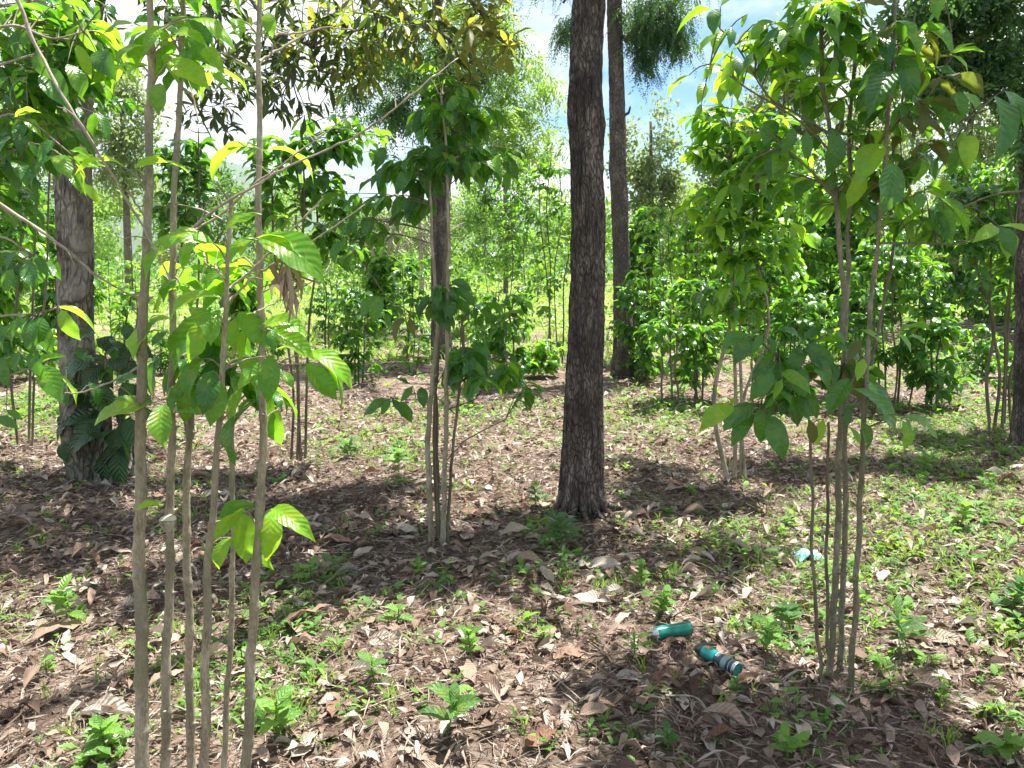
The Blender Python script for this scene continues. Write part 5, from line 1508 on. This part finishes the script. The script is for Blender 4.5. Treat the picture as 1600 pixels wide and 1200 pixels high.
# curled brown leaves lying on top, each its own piece of the ground
hand = [(440, 990, 70, 20), (575, 1010, 60, 10), (790, 990, 45, -50), (690, 1010, 30, 40), (960, 1065, 60, 0), (1095, 1120, 75, -35), (1100, 1165, 50, 10), (915, 1105, 50, -20), (690, 1165, 50, 60), (540, 1060, 65, -5), (860, 1020, 45, -60),
        (820, 1180, 60, 40), (165, 1015, 80, 0), (120, 1130, 85, 5), (85, 930, 60, 20), (50, 1010, 70, 45), (150, 870, 45, 10), (600, 870, 45, -50), (725, 850, 40, 80), (780, 845, 45, 10), (800, 880, 50, -20), (655, 780, 40, 60), (560, 795, 35, 0), (610, 760, 40, 30),
        (700, 905, 40, 20), (1130, 1090, 55, -40), (1150, 1075, 40, 20), (905, 1125, 45, 15), (760, 960, 35, -45), (480, 900, 40, 20), (500, 850, 50, -20), (330, 905, 45, 20), (1040, 770, 45, 10), (1015, 1075, 50, 20), (230, 1000, 50, -20), (425, 1120, 50, 30), (880, 690, 25, 10)]
r_ = np.random.default_rng(77)
n_leaf = 0
def fallen(x, y, L_, ang, k):
    global n_leaf
    z = float(gz(x, y)) + 0.016 + r_.uniform(0, 0.015)
    tilt = r_.normal(0, 0.25)
    d = Vector((math.cos(ang), math.sin(ang), tilt * 0.5))
    up = Vector((r_.normal(0, 0.3), r_.normal(0, 0.3) - 0.1, 1))
    R = frame(d, up)
    o = bpy.data.objects.new('fallen_leaf', leaf_mesh('dry', k, 'dry'))
    o.matrix_basis = Matrix([[R[i][0] * L_, R[i][1] * L_, R[i][2] * L_, (x, y, z)[i]] for i in range(3)] + [[0, 0, 0, 1]])
    COL.objects.link(o)
    o.parent = ground
    n_leaf += 1
for (px, py, lp, an) in hand:
    g = G(px, py)
    L_ = lp * g.y / FPX * 1.25
    fallen(g.x, g.y, L_, math.radians(an), r_.integers(5))
hx, hy = field_pts(263, 2.25, 5.6, 78)
for x, y in zip(hx, hy):
    fallen(x, y, r_.uniform(0.10, 0.19), r_.uniform(0, 6.28), r_.integers(5))

for lx_, ly_, ll_, la_ in ((1140, 1052, 0.10, 2.2), (1040, 1012, 0.09, 0.3)):
    g = G(lx_, ly_)
    fallen(g.x, g.y, ll_, la_, 0)

# smaller litter: dead leaves, then thin curled shreds, one object
acc = Acc()
def lay(tpls, x, y, size, zoff, tilt, wr=(1, 1), seed=0, lift=0.02):
    r = np.random.default_rng(seed)
    n = len(x)
    ang = r.uniform(0, 6.283, n)
    D = np.stack([np.cos(ang), np.sin(ang), r.normal(0, tilt, n)], 1)
    Nn = np.stack([r.normal(0, 0.35, n), r.normal(0, 0.35, n), np.ones(n)], 1)
    R = frames(D, Nn) * size[:, None, None]
    R[:, :, 0] *= r.uniform(wr[0], wr[1], n)[:, None]
    T = np.stack([x, y, gz(x, y) + zoff + r.random(n) * lift], 1)
    tone = r.random(n)
    k = r.integers(0, len(tpls), n)
    for i in range(len(tpls)):
        s = k == i
        acc.many(tpls[i], R[s], T[s], tone[s])
x, y = field_pts(15000, 2.1, 9.5, 80)
lay(DRY_LOW, x, y, r_.uniform(0.025, 0.085, len(x)), 0.004, 0.25, seed=81)
x, y = field_pts(1900, 2.1, 7, 181)
lay([t_ for t_ in DRY], x, y, r_.uniform(0.07, 0.13, len(x)), 0.012, 0.2, seed=182, lift=0.012)
x, y = field_pts(3500, 8, 17, 82)
lay(DRY_LOW, x, y, r_.uniform(0.07, 0.16, len(x)), 0.004, 0.25, seed=83)
x, y = field_pts(66000, 2.1, 6.6, 84)
lay(STRIPS, x, y, r_.uniform(0.04, 0.14, len(x)), 0.002, 0.18, (0.2, 0.8), seed=85, lift=0.022)
x, y = field_pts(12000, 6.3, 14, 86)
lay(STRIPS, x, y, r_.uniform(0.09, 0.24, len(x)), 0.002, 0.18, (0.5, 1.4), seed=87, lift=0.025)
lit = acc.build('leaf_litter', M['litter'])
tag(lit, kind='stuff', label='brown and grey leaf litter covering the ground of the grove', cat='leaf litter')

# green ground cover
def herb_tpl(seed, n=9, big=1.0, flat=1.0, fam=None):
    r = np.random.default_rng(seed)
    V, F, UV = [], [], []
    k = 0
    for i in range(n):
        tp = (fam or OVATE)[i % 2]
        h = 0.15 + 0.75 * (i // 3) / max(1, n / 3)
        an = i * 2.4 + r.uniform(-.3, .3)
        L_ = r.uniform(0.28, 0.5) * big
        d = Vector((math.cos(an), math.sin(an), r.uniform(-0.1, 0.6)))
        R = frame(d, (0, 0, 1)) * L_
        off = np.array([math.cos(an) * 0.05 + r.normal(0, 0.12 / flat), math.sin(an) * 0.05 + r.normal(0, 0.12 / flat), h * 0.5 * flat])
        V.append(tp[0] @ R.T + off); F.append(tp[1] + k); UV.append(tp[2]); k += len(tp[0])
    return np.concatenate(V), np.concatenate(F), np.concatenate(UV)
OV2 = [leaf_tpl(0.56, 2, 2, 0.6, 0.2, 0.03, peak=0.45, seed=37), leaf_tpl(0.50, 2, 2, 0.9, 0.1, 0.05, peak=0.45, seed=38)]
HERBS_FAR = [herb_tpl(11, 5, 1.1, fam=OV2), herb_tpl(12, 6, 1.0, fam=OV2), herb_tpl(13, 5, 1.0, 0.4, OV2), herb_tpl(14, 6, 1.2, 1.2, OV2)]
HERBS = [herb_tpl(1, 7), herb_tpl(2, 9), herb_tpl(3, 5, 0.8, 0.3), herb_tpl(4, 8, 0.55, 0.25), herb_tpl(5, 6, 1.3, 1.3, LANCE_LOW), herb_tpl(6, 9, 0.6, 0.4), herb_tpl(7, 4, 1.1, 0.6), herb_tpl(8, 7, 0.9, 1.5, LANCE_LOW)]
def blade_tpl(seed, n=7):
    r = np.random.default_rng(seed)
    V, F, UV = [], [], []
    for i in range(n):
        an = r.uniform(0, 6.28)
        out = np.array([math.cos(an), math.sin(an), 0]); side = np.array([-math.sin(an), math.cos(an), 0]) * 0.03
        b = np.array([r.normal(0, .12), r.normal(0, .12), 0])
        pts = [b, b + out * 0.12 + np.array([0, 0, 0.45]), b + out * 0.4 + np.array([0, 0, 0.7])]
        k = len(V)
        for j, p in enumerate(pts):
            w_ = side * (1, 0.8, 0.1)[j]
            V += [p - w_, p + w_]; UV += [(0, j / 2), (1, j / 2)]
        F += [(k, k + 1, k + 3, k + 2), (k + 2, k + 3, k + 5, k + 4)]
    return np.array(V), np.array(F), np.array(UV)
BLADES = [blade_tpl(s) for s in range(4)]
PATCH = [  # green patches in the photo: px, py, rx, ry, weight
    (370, 1060, 120, 90, 2.2), (450, 980, 80, 60, 1.3), (470, 930, 80, 50, .6), (640, 950, 90, 50, .4), (200, 1160, 120, 50, .6), (450, 1120, 50, 60, .5), (560, 700, 90, 35, .7), (640, 720, 50, 30, .5), (1040, 650, 110, 30, .9), (1350, 880, 280, 90, 1.1),
    (1020, 920, 90, 40, .5), (1200, 980, 80, 50, .8), (1480, 700, 150, 70, 1.0), (1440, 790, 160, 50, .7), (1580, 950, 60, 200, .9), (1250, 1120, 120, 60, .35), (1100, 840, 110, 60, .5), (60, 640, 80, 40, 1.0), (120, 620, 100, 30, .8),
    (280, 780, 100, 40, .5), (870, 830, 50, 30, .8), (880, 880, 40, 40, .5), (620, 545, 60, 20, .5), (560, 560, 90, 25, .6), (1000, 600, 80, 25, .7), (850, 620, 60, 20, .4), (40, 960, 70, 60, .25), (850, 980, 60, 60, .3), (740, 650, 120, 30, .3),
    (1300, 960, 60, 60, .6), (1400, 1010, 160, 80, .35), (1540, 1150, 80, 50, .5), (600, 1090, 70, 60, .3), (940, 1140, 90, 40, .25), (300, 560, 300, 40, .7), (1150, 560, 300, 30, .5), (1500, 600, 160, 40, .6)]
def patch_w(x, y):
    px, py = pix(x, y)
    w_ = 0.06 + 0.10 * (np.sin(x * 3.1 + 2 * np.sin(y * 2.3)) * np.sin(y * 3.7 + 1.5 * np.sin(x * 2.1)) > 0.15)
    for (cx_, cy_, rx, ry, k) in PATCH:
        w_ = w_ + k * np.exp(-(((px - cx_) / rx) ** 2 + ((py - cy_) / ry) ** 2) * 1.4)
    return np.minimum(w_, 1.25)
acc = Acc()
x, y = field_pts(17000, 2.15, 9, 90)
keep = r_.random(len(x)) < patch_w(x, y) * 0.8
x, y = x[keep], y[keep]
lay(HERBS, x, y, r_.uniform(0.05, 0.14, len(x)), 0.005, 0.1, seed=91, lift=0.0)
x, y = field_pts(11000, 8, 20, 92)
keep = r_.random(len(x)) < np.maximum(patch_w(x, y), 0.2 + 0.25 * (x > 0.5)) * 0.42
x, y = x[keep], y[keep]
lay(HERBS_FAR, x, y, r_.uniform(0.10, 0.26, len(x)), 0.005, 0.1, seed=93, lift=0.0)
# keep the herbs upright: their own frame has +Z up already
gc = acc.build('ground_cover', M['herb'])
tag(gc, kind='stuff', label='small green seedlings and herbs scattered in patches over the litter', cat='ground cover')
acc = Acc()
x, y = field_pts(14000, 2.2, 9, 94)
keep = r_.random(len(x)) < patch_w(x, y) * 0.5
x, y = x[keep], y[keep]
lay(BLADES, x, y, r_.uniform(0.05, 0.11, len(x)), 0.0, 0.1, seed=95, lift=0.0)
x, y = field_pts(9000, 13, 48, 96)
keep = r_.random(len(x)) < 0.55
x, y = x[keep], y[keep]
lay(BLADES, x, y, r_.uniform(0.18, 0.42, len(x)), 0.0, 0.1, (1.5, 3.0), seed=97, lift=0.0)
gr = acc.build('grass', M['grass'])
tag(gr, kind='stuff', label='thin grass between the herbs and over the bright field', cat='grass')
acc = Acc()
x, y = field_pts(2300, 17, 60, 98)
lay(HERBS_FAR, x, y, r_.uniform(0.4, 0.9, len(x)), 0.0, 0.1, seed=99, lift=0.0)
fw = acc.build('weeds', M['grass'])
tag(fw, kind='stuff', label='low leafy weeds over the sunlit field behind the grove', cat='weeds')

# seedlings one can pick out
def seedling(px, py, hpx, n, lpx, mat, label, family='ovate', spread=1.0, name='seedling'):
    g = G(px, py)
    s = g.y / FPX
    h = hpx * s
    pl = Plant(name, g, label, 'seedling', 'seedlings in the leaf litter', cap=60, family=family)
    top = g + Vector((random.uniform(-.4, .4) * h, random.uniform(-.3, .1) * h, h))
    pl.stem([g - Vector((0, 0, .01)), g.lerp(top, .5) + Vector((random.uniform(-.01, .01), 0, 0)), top], 0.0035, 0.002, 'herb', 6, k=4)
    for i in range(n):
        t = 0.3 + 0.7 * (i // 2 * 2 + 2) / (n + 1)
        b = g.lerp(top, min(1, t))
        an = (i % 2) * math.pi + (i // 2) * 1.5 + random.uniform(-.3, .3)
        d = Vector((math.cos(an) * spread, math.sin(an) * spread, random.uniform(-0.25, 0.45) + 0.5 * (i // 2 * 2 / n)))
        L_ = lpx * s * random.uniform(0.5, 1.2)
        pl.leaf(b, b + d.normalized() * L_, 1.0, mat, Vector((random.gauss(0, .1), -0.25, 1)))
    pl.finish()
SEED = [(695, 1150, 75, 8, 55, 'herb_dark', 'coffee seedling with dark quilted leaves at the bottom middle of the ground', 'coffee'),
        (738, 1040, 65, 12, 28, 'herb', 'pale leggy seedling in the sunlit litter above the dark-leaved one', 'ovate'),
        (885, 860, 60, 14, 34, 'herb_dark', 'leafy seedling at the foot of the thick dark trunk', 'ovate'),
        (888, 905, 45, 12, 26, 'herb_dark', 'narrow-leaved weed just below the seedling of the thick trunk', 'lance'),
        (840, 800, 45, 12, 26, 'herb_dark', 'shaded seedling touching the left foot of the thick trunk', 'ovate'),
        (115, 985, 70, 12, 34, 'herb', 'tall ragged weed alone in the litter left of the knobbly stems', 'ovate'),
        (990, 1030, 48, 7, 38, 'herb', 'broad-leaved weed growing in front of the green can lying flat', 'lance'),
        (1150, 1085, 26, 6, 22, 'herb_dark', 'small weed at the base end of the teal can', 'ovate'),
        (480, 915, 40, 8, 26, 'herb', 'four-leaved seedling in the shade right of the stems', 'ovate'),
        (528, 905, 36, 6, 22, 'herb_dark', 'thin seedling right beside the four-leaved one', 'ovate'),
        (615, 980, 34, 6, 28, 'herb', 'pale seedling in the middle of the open litter', 'ovate'),
        (590, 1070, 50, 6, 30, 'herb', 'upright bright seedling above the curled leaves', 'ovate'),
        (440, 1160, 90, 12, 42, 'herb', 'large bright weed at the bottom beside the knobbly stems', 'ovate'),
        (170, 1180, 60, 14, 40, 'herb', 'bushy bright weed in the bottom left corner area', 'ovate'),
        (655, 905, 30, 8, 20, 'herb', 'pale seedling below the foot of the slender clump', 'ovate'),
        (1000, 925, 50, 16, 24, 'herb', 'leafy weed clump in the sunlit litter above the cans', 'ovate'),
        (1025, 970, 45, 16, 22, 'herb', 'second weed clump nearer the green can', 'ovate'),
        (1190, 1020, 50, 18, 26, 'herb', 'bright weed clump right of the teal can', 'ovate'),
        (1235, 985, 45, 16, 26, 'herb_dark', 'dark weed clump against the right front stems', 'ovate'),
        (920, 1160, 30, 8, 26, 'herb_dark', 'star-shaped weed at the bottom right of the middle', 'lance'),
        (850, 1010, 36, 6, 24, 'herb', 'two-leaved seedling in the brown patch left of the cans', 'ovate'),
        (1440, 745, 36, 10, 24, 'herb', 'yellow-green seedling in the right green patch', 'ovate'),
        (1500, 830, 50, 10, 34, 'herb', 'pale broad seedling in the sunlit green at the right', 'ovate'),
        (1570, 960, 60, 14, 40, 'herb_dark', 'tall leafy weed at the right edge', 'ovate'),
        (1040, 1180, 50, 8, 30, 'herb_dark', 'shaded seedling at the bottom edge, right of the middle', 'ovate'),
        (1230, 1190, 50, 12, 30, 'herb', 'bright weed at the bottom edge right of the cans', 'ovate'),
        (1550, 1190, 50, 8, 42, 'herb', 'broad-leaved weed in the bottom right corner', 'ovate'),
        (75, 1060, 34, 8, 22, 'herb', 'small pale weed in the sunlit litter at the left', 'ovate'),
        (1010, 1115, 10, 6, 22, 'herb_dark', 'low shaded weed beneath the teal can', 'ovate'),
        (1420, 1020, 60, 16, 44, 'herb_dark', 'big dark weed right of the right front stems', 'lance'),
        (545, 720, 30, 12, 24, 'herb_dark', 'weed clump in the litter right of the three thin stems', 'ovate'),
        (620, 735, 34, 14, 22, 'herb', 'sunlit weed clump left of the slender coffee clump', 'ovate')]
for row in SEED:
    seedling(*row)

# fallen twigs on the litter
for pts, r in [([(0, 870), (60, 845), (140, 838), (230, 850)], 0.004), ([(560, 1120), (640, 1095), (700, 1075)], 0.003), ([(930, 880), (1000, 872), (1060, 885)], 0.003), ([(440, 870), (560, 872), (660, 868)], 0.004), ([(1120, 760), (1180, 740), (1230, 735)], 0.005),
               ([(860, 1060), (900, 1100), (960, 1150)], 0.004), ([(0, 1085), (40, 1068), (90, 1060)], 0.006), ([(1040, 1095), (1090, 1105), (1120, 1150)], 0.004), ([(960, 740), (1010, 735), (1060, 742)], 0.006), ([(300, 1120), (240, 1110), (200, 1120)], 0.004)]:
    pp = smooth_path([G(x_, y_) + Vector((0, 0, 0.02 + 0.012 * (i % 2))) for i, (x_, y_) in enumerate(pts)], 5)
    V, F = tube(pp, np.linspace(r, r * .5, len(pp)), 6, 0.1)
    a = Acc(); a.add(V, F); a.build('fallen_twig', M['twig'], ground)

# brush pile on the right, and the dark fallen frond in front of it
q = Vector(((1500 - 800) / FPX * 15.5, 15.5, float(gz(9, 15.5))))
pile = empty('brush_pile', q, 'pale heap of dry twigs and cut branches behind the right green patch', 'brush pile')
a = Acc()
u_ = np.linspace(0, 1, 9); v_ = np.linspace(0, 2 * math.pi, 25)[:-1]
V = []
for uu in u_:
    for vv in v_:
        rr = 1.0 - uu * 0.98
        V.append((q.x + 1.7 * rr * math.cos(vv), q.y + 1.2 * rr * math.sin(vv), q.z - .05 + 0.42 * math.sin(uu * math.pi / 2) + 0.1 * math.sin(vv * 3 + uu * 7)))
F = [(i * 24 + j, i * 24 + (j + 1) % 24, (i + 1) * 24 + (j + 1) % 24, (i + 1) * 24 + j) for i in range(8) for j in range(24)]
a.add(V, F); a.build('mound', M['litter'], pile)
a = Acc()
for i in range(600):
    t = random.random() * 6.28; rr = random.random() ** .6
    c = q + Vector((1.7 * rr * math.cos(t), 1.2 * rr * math.sin(t), 0.42 * math.sqrt(max(0, 1 - rr * rr)) + random.uniform(0, .12)))
    d_ = Vector((random.gauss(0, 1), random.gauss(0, .6), random.gauss(0, .35))) * random.uniform(0.15, 0.4)
    V, F = tube([c - d_, c + Vector((0, 0, random.uniform(0, .1))), c + d_], [0.012, 0.010, 0.005], 4)
    a.add(V, F)
a.build('twigs', M['twig'], pile, 'stuff')
q = G(1470, 600)
fr = empty('fallen_branch', q, 'dark green feathery branch lying in front of the brush pile', 'branch')
pp = smooth_path([q + Vector((-.5, 0, .05)), q + Vector((0, 0, .25)), q + Vector((.5, .1, .3))], 4)
V, F = tube(pp, np.linspace(0.02, 0.008, len(pp)), 6); a = Acc(); a.add(V, F); a.build('limb', M['bark_far'], fr)
a = Acc()
scatter(a, SPRAYS, ball(110, q + Vector((0, 0, .28)), (0.5, 0.3, 0.22), 5, 0), 0.32, 0.8, 6)
a.build('foliage', M['crown_dark'], fr, 'stuff')

# ------------------------------------------------------------------ the two cans and the scrap of plastic
MC = {'teal': plain_mat('teal_can_paint', (0.010, 0.30, 0.27), 0.3, 0.3, dirt=0.6), 'green': plain_mat('green_can_paint', (0.012, 0.25, 0.17), 0.28, 0.3, dirt=0.6), 'black': plain_mat('black_cap_plastic', (0.018, 0.02, 0.024), 0.35, dirt=0.6),
      'navy': plain_mat('navy_print', (0.012, 0.045, 0.075), 0.35, dirt=0.6), 'grey': plain_mat('grey_print', (0.22, 0.30, 0.30), 0.4, dirt=0.6), 'orange': plain_mat('orange_print', (0.75, 0.16, 0.05), 0.4, dirt=0.6), 'white': plain_mat('white_print', (0.75, 0.78, 0.76), 0.4, dirt=0.6),
      'steel': plain_mat('can_steel', (0.55, 0.56, 0.56), 0.3, 0.9, dirt=0.6), 'dgreen': plain_mat('dark_green_print', (0.008, 0.10, 0.09), 0.35, dirt=0.6), 'aqua': plain_mat('aqua_plastic', (0.25, 0.62, 0.62), 0.35, dirt=0.6)}

def lathe(prof, ns=40):
    V, F = [], []
    for (r, z) in prof:
        for j in range(ns):
            an = j * 2 * math.pi / ns
            V.append((r * math.cos(an), r * math.sin(an), z))
    for i in range(len(prof) - 1):
        for j in range(ns):
            k = (j + 1) % ns
            F.append((i * ns + j, i * ns + k, (i + 1) * ns + k, (i + 1) * ns + j))
    return np.array(V), np.array(F)

def patch(r, a0, a1, z0, z1, nn=10):
    V, F = [], []
    for i in range(nn + 1):
        an = a0 + (a1 - a0) * i / nn
        V += [(r * math.cos(an), r * math.sin(an), z0), (r * math.cos(an), r * math.sin(an), z1)]
    for i in range(nn):
        F.append((2 * i, 2 * i + 2, 2 * i + 3, 2 * i + 1))
    return np.array(V), np.array(F)

def can(name, label, foot_px, top_px, parts, spin):
    """parts: (name, mat, geometry, under)"""
    g0, g1 = G(*foot_px), G(*top_px)
    R_ = 0.026
    root = empty(name, g0 + Vector((0, 0, R_ + 0.018)), label, 'spray can')
    ax = Vector((g1.x - g0.x, g1.y - g0.y, 0.004)).normalized()
    x_ = Vector((0, 0, 1)).cross(ax).normalized()
    y_ = ax.cross(x_)
    rot = Matrix([[x_[i], y_[i], ax[i]] for i in range(3)]).to_4x4() @ Matrix.Rotation(spin, 4, 'Z')
    root.matrix_basis = Matrix.Translation(root.location) @ rot
    done = {}
    for nm, mt_, (V, F), under in parts:
        a = Acc(); a.add(V, F)
        me = a.mesh(nm, MC[mt_])
        o = bpy.data.objects.new(nm, me); COL.objects.link(o)
        o.parent = done[under] if under else root
        done.setdefault(nm, o)
    return root
r = 0.026
PI2 = 2 * math.pi
letters = []
for i in range(7):
    letters.append(('letter', 'white', patch(r + 0.0011, 1.05 + i * 0.16, 1.05 + i * 0.16 + 0.045, 0.078, 0.094, 2), 'label_band'))
    if i % 2 == 0:
        letters.append(('letter', 'white', patch(r + 0.0012, 1.05 + i * 0.16 + 0.045, 1.05 + i * 0.16 + 0.12, 0.090, 0.094, 2), 'label_band'))
    else:
        letters.append(('letter', 'white', patch(r + 0.0012, 1.05 + i * 0.16 + 0.045, 1.05 + i * 0.16 + 0.11, 0.078, 0.081, 2), 'label_band'))
ring = []
V, F = [], []
for i in range(24):
    an = i * PI2 / 24
    for rr in (0.0035, 0.0062):
        aa = 1.62 + rr * math.cos(an) / r
        V.append(((r + 0.0012) * math.cos(aa), (r + 0.0012) * math.sin(aa), 0.125 + rr * math.sin(an)))
F = [(2 * i, 2 * ((i + 1) % 24), 2 * ((i + 1) % 24) + 1, 2 * i + 1) for i in range(24)]
can('spray_can', 'teal spray can with a black cap and orange mark, lying in the shade', (1152, 1064), (1096, 1030), [
    ('body', 'teal', lathe([(0.0005, 0.003), (0.020, 0.003), (0.0245, 0.0), (0.0262, 0.002), (r, 0.005), (r, 0.158), (0.0235, 0.164), (0.021, 0.166)]), None),
    ('rim', 'steel', lathe([(0.0250, -0.001), (0.0272, 0.0), (0.0272, 0.004), (0.0262, 0.006)]), None),
    ('cap', 'black', lathe([(0.0245, 0.158), (0.0252, 0.160), (0.0250, 0.180), (0.0215, 0.193), (0.014, 0.199), (0.0005, 0.200)]), None),
    ('label_band', 'navy', lathe([(r + 0.0007, 0.064), (r + 0.0007, 0.098)]), None),
    ('grey_band', 'grey', lathe([(r + 0.0007, 0.040), (r + 0.0007, 0.0635)]), None),
    ('navy_band', 'navy', lathe([(r + 0.0007, 0.012), (r + 0.0007, 0.0395)]), None),
    ('stripe', 'white', lathe([(r + 0.0010, 0.0075), (r + 0.0010, 0.0105)]), None),
    ('stripe', 'white', lathe([(r + 0.0010, 0.026), (r + 0.0010, 0.0275)]), None),
    ('orange_mark', 'orange', patch(r + 0.0010, 1.35, 2.0, 0.137, 0.152), None),
    ('logo', 'navy', (np.array(V), np.array(F)), None)] + letters, -0.2)
can('spray_can', 'green spray can lying flat behind a weed, its bare silver neck to the left', (1077, 997), (1000, 1008), [
    ('body', 'green', lathe([(0.0005, 0.003), (0.020, 0.003), (0.0245, 0.0), (0.0262, 0.002), (r, 0.005), (r, 0.150), (0.0245, 0.157)]), None),
    ('rim', 'dgreen', lathe([(0.0250, -0.001), (0.0272, 0.0), (0.0272, 0.004), (0.0262, 0.006)]), None),
    ('shoulder', 'steel', lathe([(0.0245, 0.157), (0.020, 0.170), (0.013, 0.178), (0.012, 0.182), (0.008, 0.183), (0.0005, 0.183)]), None),
    ('nozzle', 'white', lathe([(0.0055, 0.183), (0.0055, 0.195), (0.0005, 0.196)]), None),
    ('label_panel', 'dgreen', patch(r + 0.0008, 1.1, 2.6, 0.02, 0.085), None),
    ('label_square', 'grey', patch(r + 0.0013, 1.5, 2.2, 0.030, 0.042), None),
    ('stripe', 'teal', patch(r + 0.0008, 1.1, 2.6, 0.092, 0.140), None)], 0.3)
q = G(1262, 880)
sc = empty('plastic_scrap', q, 'crumpled pale aqua plastic scrap behind the thin front stem on the right', 'plastic scrap')
rr = np.random.default_rng(3)
nn = 14
gx, gy = np.meshgrid(np.linspace(-1, 1, nn), np.linspace(-1, 1, nn), indexing='ij')
zz = 0.035 * (1 - gx ** 2 * 0.7) + 0.012 * np.sin(gx * 6 + gy * 4) + rr.normal(0, 0.006, gx.shape) + 0.02
V = np.stack([q.x + gx * 0.07 + rr.normal(0, .004, gx.shape), q.y + gy * 0.045, q.z + zz], 2).reshape(-1, 3)
F = [(i * nn + j, (i + 1) * nn + j, (i + 1) * nn + j + 1, i * nn + j + 1) for i in range(nn - 1) for j in range(nn - 1)]
a = Acc(); a.add(V, F); a.build('sheet', MC['aqua'], sc)

# ------------------------------------------------------------------ the air
def haze_box():
    x0, x1, y0, y1, z0, z1 = -6500, 6500, -60, 3700, -40, 420
    V = [(x, y, z) for x in (x0, x1) for y in (y0, y1) for z in (z0, z1)]
    F = [(0, 1, 3, 2), (4, 6, 7, 5), (0, 4, 5, 1), (2, 3, 7, 6), (0, 2, 6, 4), (1, 5, 7, 3)]
    me = bpy.data.meshes.new('haze')
    me.from_pydata(V, [], F)
    m, n, l = new_mat('haze')
    o = n.new('ShaderNodeOutputMaterial')
    pv = n.new('ShaderNodeVolumePrincipled')
    pv.inputs['Color'].default_value = (0.80, 0.88, 1.0, 1)
    pv.inputs['Density'].default_value = 0.00012
    pv.inputs['Anisotropy'].default_value = 0.2
    l(pv.outputs[0], o.inputs['Volume'])
    me.materials.append(m)
    ob = bpy.data.objects.new('haze', me)
    COL.objects.link(ob)
    tag(ob, kind='stuff')
haze_box()
